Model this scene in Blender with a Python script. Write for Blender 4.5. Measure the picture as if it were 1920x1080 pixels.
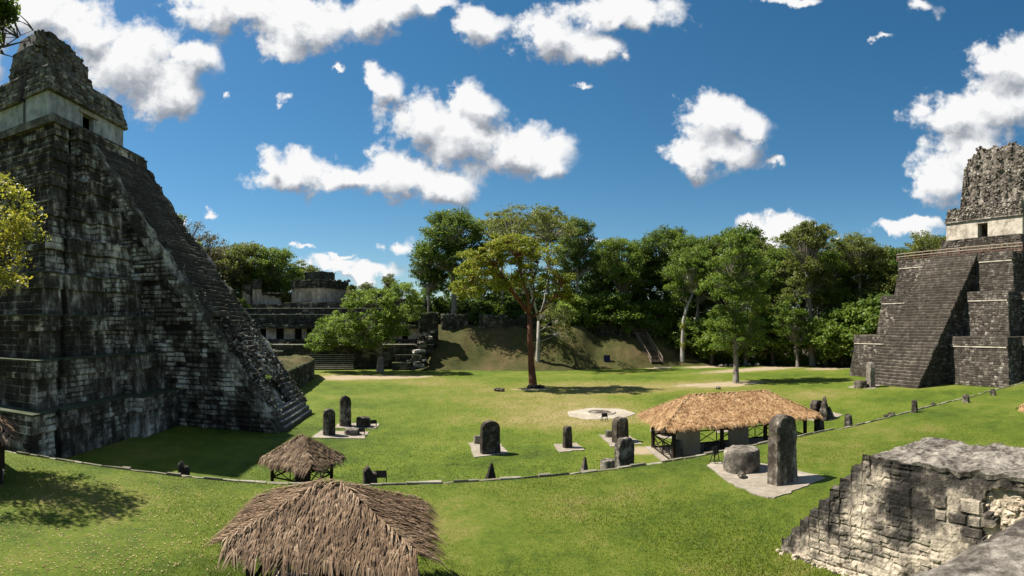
import bpy, math, random
import numpy as np
from mathutils import Vector, Matrix, noise as mnoise

# ---------------------------------------------------------------- scene, camera, sky, sun, exposure
for o in list(bpy.data.objects):
    bpy.data.objects.remove(o)
SC = bpy.context.scene
COL = SC.collection
R = math.radians
EYE = 9.0            # eye height above the plaza lawn
TER = 1.5            # height of the upper grass terrace
cam = bpy.data.cameras.new('camera')
cam.type = 'PANO'
cam.panorama_type = 'CENTRAL_CYLINDRICAL'     # the photograph is a stitched cylindrical panorama
cam.central_cylindrical_range_u_min = -0.96
cam.central_cylindrical_range_u_max = 0.96
cam.central_cylindrical_range_v_min = -0.47
cam.central_cylindrical_range_v_max = 0.61
cam.central_cylindrical_radius = 1.0
cam.clip_start = 0.1
cam.clip_end = 9000
camo = bpy.data.objects.new('camera', cam)
COL.objects.link(camo)
camo.location = (0, 0, EYE)
camo.rotation_euler = (R(90), 0, -0.27)
SC.camera = camo

SUN_AZ = -1.047      # bearing of the sun, radians clockwise from +Y
SUN_EL = R(54)
sunl = bpy.data.lights.new('sun', 'SUN')
sunl.energy = 5.0
sunl.angle = R(0.5)
sunl.color = (1.0, 0.94, 0.84)
suno = bpy.data.objects.new('sun', sunl)
COL.objects.link(suno)
sdir = Vector((math.sin(SUN_AZ) * math.cos(SUN_EL), math.cos(SUN_AZ) * math.cos(SUN_EL), math.sin(SUN_EL)))
suno.rotation_euler = sdir.to_track_quat('Z', 'Y').to_euler()
suno.location = (-60, 40, 90)

SC.view_settings.view_transform = 'Standard'
SC.view_settings.look = 'None'
SC.view_settings.gamma = 1.0
SC.view_settings.use_curve_mapping = False
SC.view_settings.exposure = 1.0
SKY_STRENGTH = 0.053
SKY_SAT = 1.28
CLOUD_GAIN = 0.455
SC.cycles.max_bounces = 5
SC.cycles.diffuse_bounces = 3
SC.cycles.glossy_bounces = 2
SC.cycles.transmission_bounces = 3
SC.cycles.transparent_max_bounces = 4
SC.cycles.sample_clamp_indirect = 4.0
try:
    SC.cycles.use_denoising = True
    SC.cycles.denoising_prefilter = 'ACCURATE'
except Exception:
    pass


# ---------------------------------------------------------------- node helper
class NT:
    def __init__(self, tree):
        self.t = tree
        self.n = tree.nodes
        self.n.clear()

    def new(self, kind, **kw):
        nd = self.n.new(kind)
        for k, v in kw.items():
            if k.startswith('i_'):
                key = k[2:]
                key = int(key) if key.isdigit() else key.replace('_', ' ')
                self.put(nd.inputs[key], v)
            else:
                setattr(nd, k, v)
        return nd

    def put(self, sock, v):
        if isinstance(v, bpy.types.NodeSocket):
            self.t.links.new(v, sock)
        else:
            sock.default_value = v

    def math(self, op, a, b=0.0, c=0.0, clamp=False):
        nd = self.new('ShaderNodeMath', operation=op, use_clamp=clamp)
        self.put(nd.inputs[0], a)
        self.put(nd.inputs[1], b)
        self.put(nd.inputs[2], c)
        return nd.outputs[0]

    def vmath(self, op, a, b=(0, 0, 0), out=0):
        nd = self.new('ShaderNodeVectorMath', operation=op)
        self.put(nd.inputs[0], a)
        if op == 'SCALE':
            self.put(nd.inputs[3], b)
        else:
            self.put(nd.inputs[1], b)
        return nd.outputs[out]

    def noise(self, vec, scale, detail=4.0, rough=0.55, dist=0.0, color=False):
        nd = self.new('ShaderNodeTexNoise')
        self.put(nd.inputs['Vector'], vec)
        self.put(nd.inputs['Scale'], scale)
        nd.inputs['Detail'].default_value = detail
        nd.inputs['Roughness'].default_value = rough
        nd.inputs['Distortion'].default_value = dist
        return nd.outputs['Color' if color else 'Fac']

    def ramp(self, fac, stops, interp='LINEAR'):
        nd = self.new('ShaderNodeValToRGB')
        cr = nd.color_ramp
        cr.interpolation = interp
        while len(cr.elements) < len(stops):
            cr.elements.new(0.5)
        for e, (p, c) in zip(cr.elements, stops):
            e.position = p
            e.color = (c, c, c, 1) if isinstance(c, (int, float)) else tuple(c) + (1,)
        self.put(nd.inputs[0], fac)
        return nd.outputs[0]

    def mix(self, fac, a, b, mode='MIX'):
        nd = self.new('ShaderNodeMix', data_type='RGBA', blend_type=mode)
        self.put(nd.inputs[0], fac)
        for s, v in ((nd.inputs[6], a), (nd.inputs[7], b)):
            self.put(s, v if isinstance(v, bpy.types.NodeSocket) else tuple(v) + (1,))
        return nd.outputs[2]

    def smooth(self, v, a, b):
        nd = self.new('ShaderNodeMapRange', interpolation_type='SMOOTHSTEP')
        self.put(nd.inputs[0], v)
        self.put(nd.inputs[1], a)
        self.put(nd.inputs[2], b)
        return nd.outputs[0]


# ---------------------------------------------------------------- sky with cumulus clouds
# cloud lumps: bearing (rad), slope above the horizon, half width, half height
CL = []
def lumps(rows):
    for x, y, a, b in rows:
        CL.append(((x - 690) / 1000, (610 - y) / 1000, a / 1000, b / 1000))
lumps([(620, 500, 60, 14), (1720, 425, 50, 14), (560, 470, 30, 8), (40, 30, 150, 60), (240, 115, 125, 75), (310, 165, 75, 55), (355, 115, 60, 40), (150, 60, 90, 50), (-60, 90, 90, 90),
       (430, 15, 120, 50), (560, 45, 125, 55), (690, 30, 120, 45), (530, 85, 60, 28), (790, 5, 60, 22),
       (900, 40, 55, 40), (1030, 60, 75, 50), (1110, 85, 70, 35), (1175, 25, 110, 38), (1170, 112, 22, 18),
       (555, 320, 95, 42), (650, 330, 85, 38), (740, 325, 95, 46), (830, 335, 75, 40), (790, 225, 78, 62),
       (870, 250, 85, 70), (960, 275, 95, 52), (1030, 295, 52, 40), (718, 160, 40, 42), (885, 185, 45, 40), (508, 295, 30, 32),
       (1340, 228, 75, 52), (1335, 290, 92, 45), (1290, 290, 52, 36), (1405, 250, 42, 42), (1445, 298, 30, 10),
       (1885, 120, 65, 48), (1885, 190, 75, 62), (1800, 212, 95, 46), (1722, 205, 34, 24), (1760, 335, 62, 55), (1825, 275, 75, 62), (1960, 150, 90, 70),
       (1480, 4, 65, 14), (1730, 14, 45, 26), (1662, 68, 32, 11), (535, 175, 24, 19), (398, 390, 20, 14), (635, 130, 22, 9),
       (1090, 152, 30, 12), (415, 172, 16, 10), (745, 460, 30, 26), (640, 483, 45, 9), (690, 512, 75, 20), (330, 410, 24, 14),
       (1112, 442, 28, 14), (1450, 428, 85, 24), (1585, 436, 18, 14), (1705, 432, 65, 16)])
world = bpy.data.worlds.new('World')
SC.world = world
world.use_nodes = True
g = bpy.data.node_groups.new('cloud_field', 'ShaderNodeTree')
g.interface.new_socket('P', in_out='INPUT', socket_type='NodeSocketVector')
g.interface.new_socket('F', in_out='OUTPUT', socket_type='NodeSocketFloat')
G = NT(g)
gi = G.new('NodeGroupInput').outputs[0]
acc = None
for (u, w, a, b) in CL:
    q = G.vmath('SUBTRACT', gi, (u, w, 0))
    q = G.vmath('MULTIPLY', q, (1 / a, 1 / b, 0))
    ln = G.vmath('LENGTH', q, out=1)
    if a < .05 and b < .03: ln = G.math('ADD', ln, .38)          # thin wisps
    acc = ln if acc is None else G.math('SMOOTH_MIN', acc, ln, 0.35)
go = G.new('NodeGroupOutput')
G.put(go.inputs[0], G.math('SUBTRACT', 1.0, acc))

W = NT(world.node_tree)
tc = W.new('ShaderNodeTexCoord').outputs['Generated']
sx = W.new('ShaderNodeSeparateXYZ', i_0=tc)
hyp = W.math('SQRT', W.math('ADD', W.math('MULTIPLY', sx.outputs[0], sx.outputs[0]), W.math('MULTIPLY', sx.outputs[1], sx.outputs[1])))
uu = W.math('ARCTAN2', sx.outputs[0], sx.outputs[1])
ww = W.math('DIVIDE', sx.outputs[2], W.math('MAXIMUM', hyp, 0.02))
pp = W.new('ShaderNodeCombineXYZ', i_0=uu, i_1=ww).outputs[0]
d1 = W.vmath('SCALE', W.vmath('SUBTRACT', W.noise(pp, 10.0, 2, .5, color=True), (.5, .5, .5)), 0.085)
d2 = W.vmath('SCALE', W.vmath('SUBTRACT', W.noise(pp, 38.0, 3, .6, color=True), (.5, .5, .5)), 0.034)
pd = W.vmath('ADD', W.vmath('ADD', pp, d1), d2)
# the same kind of clouds all round, outside the view
away = W.smooth(W.math('ABSOLUTE', W.math('SUBTRACT', uu, 0.27)), 1.05, 1.25)
away = W.math('MAXIMUM', away, W.smooth(ww, 0.68, 0.85))
others = W.math('MULTIPLY_ADD', W.noise(W.vmath('MULTIPLY', tc, (1, 1, 1.7)), 3.2, 2, .5), 5.0, -2.75)
others = W.math('ADD', others, W.math('MULTIPLY_ADD', away, 4.0, -4.0))
def field(p):
    nd = W.new('ShaderNodeGroup')
    nd.node_tree = g
    W.put(nd.inputs[0], p)
    return W.math('MAXIMUM', nd.outputs[0], others)
fine = W.noise(pp, 19.0, 9, 0.62)
f1 = field(pd)
f2 = field(W.vmath('ADD', pd, (-0.014, 0.040, 0)))
off = (-0.010, 0.016, 0)
fine2 = W.noise(W.vmath('ADD', pp, off), 19.0, 7, 0.62)
wob = W.noise(pd, 30.0, 3, .5)
wob2 = W.noise(W.vmath('ADD', pd, off), 30.0, 3, .5)
den = W.math('ADD', f1, W.math('MULTIPLY_ADD', fine, 2.0, -0.98))
alpha = W.smooth(den, -0.14, 0.42)
lit = W.math('MULTIPLY_ADD', W.math('SUBTRACT', f1, f2), 0.95, 0.80)
lit = W.math('ADD', lit, W.math('MULTIPLY', W.math('SUBTRACT', fine, fine2), 1.0))
lit = W.math('ADD', lit, W.math('MULTIPLY', W.math('SUBTRACT', wob, wob2), 0.5))
lit = W.math('SUBTRACT', lit, W.math('MULTIPLY', W.smooth(den, 0.4, 1.4), 0.26))
cc = W.ramp(lit, [(0.15, (.30, .33, .39)), (0.45, (.47, .50, .55)), (0.72, (.76, .78, .81)), (1.0, (1.05, 1.05, 1.05))])
sky = W.new('ShaderNodeTexSky', sky_type='NISHITA')
sky.sun_disc = False
sky.sun_elevation = SUN_EL
sky.sun_rotation = SUN_AZ
sky.altitude = 300
sky.air_density = 1.0
sky.dust_density = 0.35
sky.ozone_density = 3.0
hs = W.new('ShaderNodeHueSaturation', i_Hue=0.489, i_Saturation=SKY_SAT, i_Color=sky.outputs[0])
bg1 = W.new('ShaderNodeBackground', i_0=hs.outputs[0], i_1=SKY_STRENGTH)
bg2 = W.new('ShaderNodeBackground', i_0=cc, i_1=CLOUD_GAIN)
above = W.smooth(sx.outputs[2], 0.0, 0.03)
mx = W.new('ShaderNodeMixShader', i_0=W.math('MULTIPLY', alpha, above), i_1=bg1.outputs[0], i_2=bg2.outputs[0])
W.new('ShaderNodeOutputWorld', i_0=mx.outputs[0])
world.cycles.sampling_method = 'MANUAL'
world.cycles.sample_map_resolution = 512

# ---------------------------------------------------------------- geometry helpers
def spot(px, py, z=0.0):
    """ground point at height z on the bearing / dip surveyed from the photograph"""
    d = (EYE - z) * 1000.0 / (py - 610.0)
    a = (px - 690) / 1000.0
    return Vector((d * math.sin(a), d * math.cos(a), z))

def ray(px, d, z=0.0):
    a = (px - 690) / 1000.0
    return Vector((d * math.sin(a), d * math.cos(a), z))

def proj(p):
    d = math.hypot(p[0], p[1])
    return 690 + 1000 * math.atan2(p[0], p[1]), 610 + 1000 * (EYE - p[2]) / max(d, .01)

def fbm(x, y, z, o=4):
    return mnoise.fractal(Vector((x, y, z)), 1.0, 2.0, o)

def link_mesh(name, verts, faces, mat, parent=None, tone=None, origin=None, smooth=False):
    verts = np.asarray(verts, dtype=np.float64).reshape(-1, 3)
    if origin is None:
        origin = verts.mean(axis=0) if len(verts) else np.zeros(3)
        origin[2] = verts[:, 2].min()
    origin = np.asarray(origin, dtype=np.float64)
    me = bpy.data.meshes.new(name)
    vl = verts - origin
    if isinstance(faces, np.ndarray):
        n, k = faces.shape
        me.vertices.add(len(vl))
        me.vertices.foreach_set('co', vl.ravel())
        me.loops.add(n * k)
        me.loops.foreach_set('vertex_index', faces.ravel().astype(np.int32))
        me.polygons.add(n)
        me.polygons.foreach_set('loop_start', np.arange(0, n * k, k, dtype=np.int32))
        me.update(calc_edges=True)
    else:
        me.from_pydata([tuple(v) for v in vl], [], faces)
    if tone is not None:
        at = me.attributes.new('tone', 'FLOAT', 'POINT')
        at.data.foreach_set('value', np.asarray(tone, dtype=np.float32))
    if smooth:
        me.polygons.foreach_set('use_smooth', np.ones(len(me.polygons), dtype=bool))
        if isinstance(smooth, float):
            me.set_sharp_from_angle(angle=math.radians(smooth))
    if mat is not None:
        me.materials.append(mat)
    o = bpy.data.objects.new(name, me)
    COL.objects.link(o)
    o.location = origin
    if parent is not None:
        o.parent = parent
        o.matrix_parent_inverse = Matrix.Translation(-wloc(parent))
    return o

def wloc(o):
    return Vector(o['_w']) if '_w' in o else Vector(o.location)

def thing(name, loc, label, cat, group=None):
    o = bpy.data.objects.new(name, None)
    COL.objects.link(o)
    o.location = loc
    o.empty_display_size = 0.3
    return tag(o, label, cat, group)

def tag(o, label=None, cat=None, group=None, kind=None):
    if label: o['label'] = label
    if cat: o['category'] = cat
    if group: o['group'] = group
    if kind: o['kind'] = kind
    return o

class MB:
    """collects faces and links them as ONE mesh object"""
    def __init__(self):
        self.v, self.f, self.t = [], [], []

    def add(self, vs, fs, tone=0.5):
        b = len(self.v)
        self.v += [tuple(x) for x in vs]
        self.f += [tuple(i + b for i in q) for q in fs]
        self.t += [tone] * len(vs) if isinstance(tone, (int, float)) else list(tone)
        return self

    def box(self, c, size, rz=0.0, tone=0.5, jit=0.0, taper=0.0):
        hx, hy, hz = size[0] / 2, size[1] / 2, size[2] / 2
        cs, sn = math.cos(rz), math.sin(rz)
        vs = []
        for k in (-1, 1):
            for (i, j) in ((-1, -1), (1, -1), (1, 1), (-1, 1)):
                s = 1 - taper * (k > 0)
                x, y, z = i * hx * s, j * hy * s, k * hz
                if jit:
                    x += random.uniform(-jit, jit); y += random.uniform(-jit, jit); z += random.uniform(-jit, jit)
                vs.append((c[0] + x * cs - y * sn, c[1] + x * sn + y * cs, c[2] + z))
        return self.add(vs, [(3, 2, 1, 0), (4, 5, 6, 7), (0, 1, 5, 4), (1, 2, 6, 5), (2, 3, 7, 6), (3, 0, 4, 7)], tone)

    def beam(self, a, b, w, h=None, tone=0.5):
        """square bar from a to b"""
        a, b = Vector(a), Vector(b)
        h = h or w
        d = (b - a).normalized()
        up = Vector((0, 0, 1)) if abs(d.z) < .95 else Vector((1, 0, 0))
        s = d.cross(up).normalized()
        u = s.cross(d).normalized()
        vs = []
        for p in (a, b):
            for (i, j) in ((-1, -1), (1, -1), (1, 1), (-1, 1)):
                vs.append(p + s * (i * w / 2) + u * (j * h / 2))
        return self.add(vs, [(0, 1, 2, 3), (7, 6, 5, 4), (4, 5, 1, 0), (5, 6, 2, 1), (6, 7, 3, 2), (7, 4, 0, 3)], tone)

    def tube(self, pts, rad, n=7, tone=0.5, cap=True, rough=0.0):
        pts = [Vector(p) for p in pts]
        rings, vs, fs = [], [], []
        prev = None
        for i, p in enumerate(pts):
            d = (pts[min(i + 1, len(pts) - 1)] - pts[max(i - 1, 0)]).normalized()
            if prev is None:
                a = Vector((1, 0, 0)) if abs(d.x) < .8 else Vector((0, 1, 0))
                prev = d.cross(a).normalized()
            s = (prev - d * prev.dot(d)).normalized()
            prev = s
            t = d.cross(s)
            for k in range(n):
                an = 2 * math.pi * k / n
                r = rad[i] * (1 + (random.uniform(-rough, rough) if rough else 0))
                vs.append(p + (s * math.cos(an) + t * math.sin(an)) * r)
        for i in range(len(pts) - 1):
            for k in range(n):
                a, b = i * n + k, i * n + (k + 1) % n
                fs.append((a, b, b + n, a + n))
        if cap:
            fs.append(tuple(range(n - 1, -1, -1)))
            fs.append(tuple(range((len(pts) - 1) * n, len(pts) * n)))
        return self.add(vs, fs, tone)

    def prism(self, poly, z0, z1, tone=0.5, shrink=None):
        """vertical prism over a plan polygon (counter-clockwise)"""
        n = len(poly)
        top = shrink or poly
        vs = [(p[0], p[1], z0) for p in poly] + [(p[0], p[1], z1) for p in top]
        fs = [tuple(range(n - 1, -1, -1)), tuple(range(n, 2 * n))]
        fs += [(i, (i + 1) % n, (i + 1) % n + n, i + n) for i in range(n)]
        return self.add(vs, fs, tone)

    def rock(self, c, size, seed, flat=0.7, tone=None):
        """an irregular stone: jittered cube-sphere of 26 points"""
        rnd = random.Random(seed)
        vs, idx = [], {}
        ax = [Vector((rnd.gauss(0, 1), rnd.gauss(0, 1), rnd.gauss(0, 1))).normalized() for _ in range(5)]
        cut = [rnd.uniform(.55, .85) for _ in range(5)]
        rz = rnd.uniform(0, 6.28)
        cs, sn = math.cos(rz), math.sin(rz)
        sx, sy, sz = size * rnd.uniform(.7, 1.2), size * rnd.uniform(.6, 1), size * flat * rnd.uniform(.7, 1.1)
        for i in (-1, 0, 1):
            for j in (-1, 0, 1):
                for k in (-1, 0, 1):
                    if i or j or k:
                        v = Vector((i, j, k)).normalized() * rnd.uniform(.85, 1.05)
                        for a, q in zip(ax, cut):
                            e = v.dot(a)
                            if e > q: v -= a * (e - q)
                        idx[(i, j, k)] = len(vs)
                        x, y = v.x * sx, v.y * sy
                        vs.append((c[0] + x * cs - y * sn, c[1] + x * sn + y * cs, c[2] + v.z * sz))
        fs = []
        for axis in range(3):
            for s in (-1, 1):
                for a in (-1, 0):
                    for b in (-1, 0):
                        q = []
                        for (da, db) in ((0, 0), (1, 0), (1, 1), (0, 1)):
                            t = [0, 0, 0]
                            t[axis] = s
                            t[(axis + 1) % 3] = a + da
                            t[(axis + 2) % 3] = b + db
                            q.append(idx[tuple(t)])
                        fs.append(tuple(q) if s > 0 else tuple(reversed(q)))
        return self.add(vs, fs, rnd.random() if tone is None else tone)

    def build(self, name, mat, parent=None, smooth=False, origin=None):
        return link_mesh(name, self.v, self.f, mat, parent, self.t, origin, smooth)


class Masonry:
    """courses of single stones laid on wall faces; the largest in view become objects, the rest one 'stuff' part"""
    def __init__(self):
        self.blocks = []

    def face(self, A, B, C, D, bw, bh, parent, proud=0.06, jit=0.015, hole=None, miss=0.0, seed=1, var=0.35, joint=0.02, tonefn=None):
        """A,B bottom edge; D,C top edge; stones stand proud along the outward normal (B-A)x(D-A)"""
        A, B, C, D = Vector(A), Vector(B), Vector(C), Vector(D)
        rnd = random.Random(seed)
        nrm = (B - A).cross(D - A)
        if nrm.length < 1e-6: nrm = (C - D).cross(D - A)
        nrm.normalize()
        if nrm.dot(Vector((0, 0, EYE)) - (A + B + C + D) / 4) < 0:      # stones face the open side
            A, B, C, D, nrm = B, A, D, C, -nrm
        H = max((D - A).length, (C - B).length)
        rows = max(1, round(H / bh))
        ed = [0.0]
        for r in range(rows):
            ed.append(ed[-1] + rnd.uniform(.8, 1.2))
        ed = [e / ed[-1] for e in ed]
        for r in range(rows):
            t0, t1 = ed[r], ed[r + 1]
            L = A.lerp(D, (t0 + t1) / 2); Rr = B.lerp(C, (t0 + t1) / 2)
            W_ = (Rr - L).length
            if W_ < bw * .25: continue
            s = 0.0
            first = True
            while s < 1 - 1e-4:
                w = bw * rnd.uniform(1 - var, 1 + var) * (.55 if first and r % 2 else 1)
                first = False
                s1 = min(1.0, s + w / W_)
                if 1 - s1 < .35 * bw / W_: s1 = 1.0
                q = []
                for (ss, tt) in ((s, t0), (s1, t0), (s1, t1), (s, t1)):
                    q.append(A.lerp(B, ss).lerp(D.lerp(C, ss), tt))
                c = (q[0] + q[1] + q[2] + q[3]) / 4
                s = s1
                if rnd.random() < miss or (hole and hole(c)): continue
                jx = joint
                e1 = (q[1] - q[0]).normalized(); e2 = (q[3] - q[0]).normalized()
                back = [q[0] + (e1 + e2) * jx, q[1] + (-e1 + e2) * jx, q[2] - (e1 + e2) * jx, q[3] + (e1 - e2) * jx]
                pr = proud * rnd.uniform(.45, 1.5)
                ch = min(.06, .16 * (q[3] - q[0]).length)
                fr = []
                for k, p in enumerate(back):
                    sg = ((1, 1), (-1, 1), (-1, -1), (1, -1))[k]
                    fr.append(p + (e1 * sg[0] + e2 * sg[1]) * ch + nrm * (pr + rnd.uniform(-jit, jit)) + (e1 * rnd.uniform(-jit, jit) + e2 * rnd.uniform(-jit, jit)))
                back = [p - nrm * .03 for p in back]
                mid = (fr[0] + fr[1] + fr[2] + fr[3]) / 4 + nrm * rnd.uniform(-.3, .8) * jit
                tone = tonefn(c, rnd) if tonefn else rnd.random()
                self.blocks.append((back + fr + [mid], tone, c, nrm, (q[1] - q[0]).length * (q[3] - q[0]).length, parent))

    FC = [(0, 1, 5, 4), (1, 2, 6, 5), (2, 3, 7, 6), (3, 0, 4, 7), (4, 5, 8), (5, 6, 8), (6, 7, 8), (7, 4, 8)]

    def finish(self, root, mat, name='stone_block', rest='stone_facing', limit=300):
        eye = Vector((0, 0, EYE))
        sc = []
        for i, b in enumerate(self.blocks):
            d = eye - b[2]
            px, py = proj(b[2])
            s = b[4] * max(0.0, b[3].dot(d) / d.length) / d.length_squared
            if not (0 <= px <= 1920 and 0 <= py <= 1080): s = 0
            sc.append((s, i))
        sc.sort(reverse=True)
        top = [i for s, i in sc[:limit] if s > 0]
        chosen = set(top)
        for i in top:
            vs, tone, c, n, a, par = self.blocks[i]
            link_mesh(name, vs, self.FC, mat, par or root, [tone] * 9, origin=c)
        m = MB()
        for i, b in enumerate(self.blocks):
            if i not in chosen:
                m.add(b[0], self.FC, b[1])
        if m.v:
            tag(m.build(rest, mat, root), kind='stuff')
        self.blocks = []


def grid_patch(nu, nv, fn):
    """(nu+1)x(nv+1) points from fn(s,t) and quads"""
    vs = [fn(i / nu, j / nv) for j in range(nv + 1) for i in range(nu + 1)]
    fs = [(j * (nu + 1) + i, j * (nu + 1) + i + 1, (j + 1) * (nu + 1) + i + 1, (j + 1) * (nu + 1) + i) for j in range(nv) for i in range(nu)]
    return vs, fs


# ---------------------------------------------------------------- materials
def new_mat(name):
    m = bpy.data.materials.new(name)
    m.use_nodes = True
    return m, NT(m.node_tree)

def finish_mat(N, color, rough=0.9, bump=None, bstr=0.4, bdist=0.05, spec=0.2):
    b = N.new('ShaderNodeBsdfPrincipled')
    N.put(b.inputs['Base Color'], color)
    N.put(b.inputs['Roughness'], rough)
    b.inputs['Specular IOR Level'].default_value = spec
    if bump is not None:
        bp = N.new('ShaderNodeBump', i_Strength=bstr, i_Distance=bdist, i_Height=bump)
        N.put(b.inputs['Normal'], bp.outputs[0])
    N.new('ShaderNodeOutputMaterial', i_0=b.outputs[0])

def stone_mat(name, stops, big=0.25, mid=1.6, w=(.45, .35, .25, .3), moss=0.0, mosscol=(.05, .075, .02), bstr=.5, streak=.35, bdist=.06, fine_s=14):
    """weathered limestone: lichen and bare patches by position, one tone per stone"""
    m, N = new_mat(name)
    geo = N.new('ShaderNodeNewGeometry')
    pos = geo.outputs['Position']
    tone = N.new('ShaderNodeAttribute', attribute_name='tone').outputs['Fac']
    n1 = N.noise(pos, big, 5, .6)
    n2 = N.noise(pos, mid, 6, .65)
    n3 = N.noise(pos, fine_s, 5, .7)
    st = N.noise(N.vmath('MULTIPLY', pos, (1.3, 1.3, streak)), 1.0, 5, .65)
    wA, wB, wC, wD = w
    v = N.math('MULTIPLY_ADD', n1, wA * 2.2, -wA * 1.1)
    v = N.math('ADD', v, N.math('MULTIPLY_ADD', n2, wB * 2.2, -wB * 1.1))
    v = N.math('ADD', v, N.math('MULTIPLY_ADD', st, wC * 2.2, -wC * 1.1))
    v = N.math('ADD', v, N.math('MULTIPLY_ADD', tone, wD, -wD * .5))
    v = N.math('ADD', v, N.math('MULTIPLY_ADD', n3, .5, -.25))
    v = N.math('ADD', v, 0.5)
    col = N.ramp(v, stops)
    if moss:
        sz = N.new('ShaderNodeSeparateXYZ', i_0=geo.outputs['Normal']).outputs[2]
        k = N.math('MULTIPLY', N.smooth(sz, .45, .85), N.smooth(n2, .42, .6))
        col = N.mix(N.math('MULTIPLY', k, moss), col, mosscol)
    bh = N.math('ADD', N.math('MULTIPLY', n3, .5), N.math('MULTIPLY', n2, .8))
    finish_mat(N, col, .92, bh, bstr, bdist, .12)
    return m

M = {}
M['t1'] = stone_mat('black_lichened_limestone', [(.0, (.020, .0165, .0125)), (.40, (.060, .050, .038)), (.56, (.150, .130, .102)), (.70, (.36, .325, .27)), (.86, (.62, .58, .50))],
                    big=.16, mid=.85, w=(.42, .50, .58, .40), moss=.7, mosscol=(.035, .05, .015), bdist=.1)
M['t1step'] = stone_mat('grey_worn_step_stone', [(.0, (.03, .028, .024)), (.4, (.08, .075, .065)), (.65, (.20, .19, .165)), (.9, (.36, .34, .30))], mid=1.5, w=(.2, .3, .2, .6))
M['t1stair'] = stone_mat('dark_stair_stone_with_pale_nosings', [(.0, (.021, .0175, .0135)), (.43, (.052, .044, .034)), (.62, (.135, .118, .092)), (.80, (.29, .26, .21))], big=.2, mid=1.0, w=(.3, .35, .2, .55))
M['t1n'] = stone_mat('lichened_limestone_painted_shade', [(.0, (.014, .0115, .009)), (.5, (.032, .027, .021)), (.66, (.075, .064, .050)), (.80, (.20, .18, .15)), (.95, (.42, .39, .33))], big=.16, mid=.85, w=(.42, .50, .5, .25), moss=.5, bdist=.1)  # north face: lichened stone coloured blacker to paint its deeper shade
M['t1ledge'] = stone_mat('mossy_grey_tier_ledge', [(.0, (.025, .028, .018)), (.5, (.06, .066, .045)), (.75, (.13, .135, .105))], mid=1.5, moss=.6, mosscol=(.06, .075, .025))
M['t1top'] = stone_mat('grey_roof_comb_stone', [(.0, (.030, .026, .022)), (.42, (.082, .073, .061)), (.58, (.17, .153, .13)), (.8, (.36, .33, .285))],
                       big=.3, mid=1.5, w=(.4, .45, .2, .35), moss=.25, bdist=.12)
M['t1wall'] = stone_mat('pale_grey_plaster', [(.0, (.12, .12, .12)), (.4, (.25, .25, .24)), (.6, (.40, .39, .37)), (.85, (.56, .55, .52))], big=.3, mid=1.0, w=(.3, .4, .4, .2), streak=.2)
M['t2'] = stone_mat('brown_grey_temple_stone', [(.0, (.018, .0145, .0115)), (.42, (.046, .038, .031)), (.62, (.088, .075, .062)), (.76, (.20, .175, .145)), (.92, (.44, .395, .33))],
                    big=.12, mid=1.3, w=(.25, .42, .30, .34), moss=.3, bdist=.06, fine_s=7)
M['t2top'] = stone_mat('tan_roof_comb_stone', [(.0, (.028, .023, .018)), (.42, (.095, .081, .066)), (.62, (.21, .182, .15)), (.85, (.48, .43, .36))], big=.3, mid=1.6, w=(.35, .5, .35, .3), streak=.18, bdist=.12)
M['t2wall'] = stone_mat('cream_plaster', [(.0, (.12, .10, .08)), (.38, (.28, .24, .19)), (.58, (.46, .405, .33)), (.85, (.58, .52, .43))], big=.35, mid=1.2, w=(.35, .45, .25, .15))
M['acro'] = stone_mat('mossy_acropolis_stone', [(.0, (.014, .014, .011)), (.45, (.038, .036, .03)), (.62, (.08, .075, .06)), (.85, (.24, .22, .18))], big=.15, mid=1.0, w=(.35, .4, .35, .3), moss=.9, mosscol=(.07, .085, .022))
M['acrowall'] = stone_mat('pinkish_acropolis_plaster', [(.0, (.10, .08, .065)), (.38, (.30, .24, .19)), (.6, (.52, .43, .35)), (.85, (.64, .54, .45))], big=.25, mid=1.0, w=(.3, .35, .45, .2), streak=.15)
M['ledge'] = stone_mat('pale_worn_ledge_and_sunlit_tread', [(.0, (.10, .09, .07)), (.4, (.26, .24, .19)), (.7, (.44, .41, .34))], mid=1.5)
M['stela'] = stone_mat('dark_carved_stela_stone', [(.0, (.014, .012, .010)), (.45, (.040, .033, .026)), (.62, (.090, .076, .060)), (.80, (.27, .235, .19))], big=.7, mid=2.8, w=(.3, .45, .4, .15), streak=.25, bdist=.09, fine_s=9, bstr=.8)
M['stela2'] = stone_mat('grey_stela_stone', [(.0, (.020, .017, .014)), (.42, (.064, .052, .040)), (.6, (.13, .110, .086)), (.82, (.33, .285, .23))], big=.6, mid=2.4, w=(.35, .45, .45, .15), streak=.22, bdist=.09, fine_s=9, bstr=.8)
M['altar'] = stone_mat('pale_altar_stone', [(.0, (.035, .030, .025)), (.4, (.095, .083, .067)), (.6, (.20, .176, .143)), (.85, (.42, .38, .315))], big=.7, mid=2.5, w=(.35, .5, .2, .2), bdist=.08, fine_s=9)
M['slab'] = stone_mat('pale_gravel_slab', [(.0, (.13, .108, .08)), (.45, (.24, .205, .16)), (.7, (.34, .30, .245))], big=.5, mid=3, w=(.3, .4, .1, .1), bdist=.02)
M['ring'] = stone_mat('white_plaster_ring', [(.0, (.17, .145, .10)), (.45, (.30, .26, .20)), (.7, (.41, .37, .30))], big=.5, mid=3, w=(.3, .4, .1, .1), bdist=.02)
M['kerb'] = stone_mat('worn_kerb_stone', [(.0, (.06, .058, .035)), (.4, (.16, .14, .105)), (.65, (.30, .265, .21)), (.88, (.42, .38, .31))], big=.5, mid=2, w=(.3, .4, .1, .4), moss=.5, mosscol=(.07, .10, .02))
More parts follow.
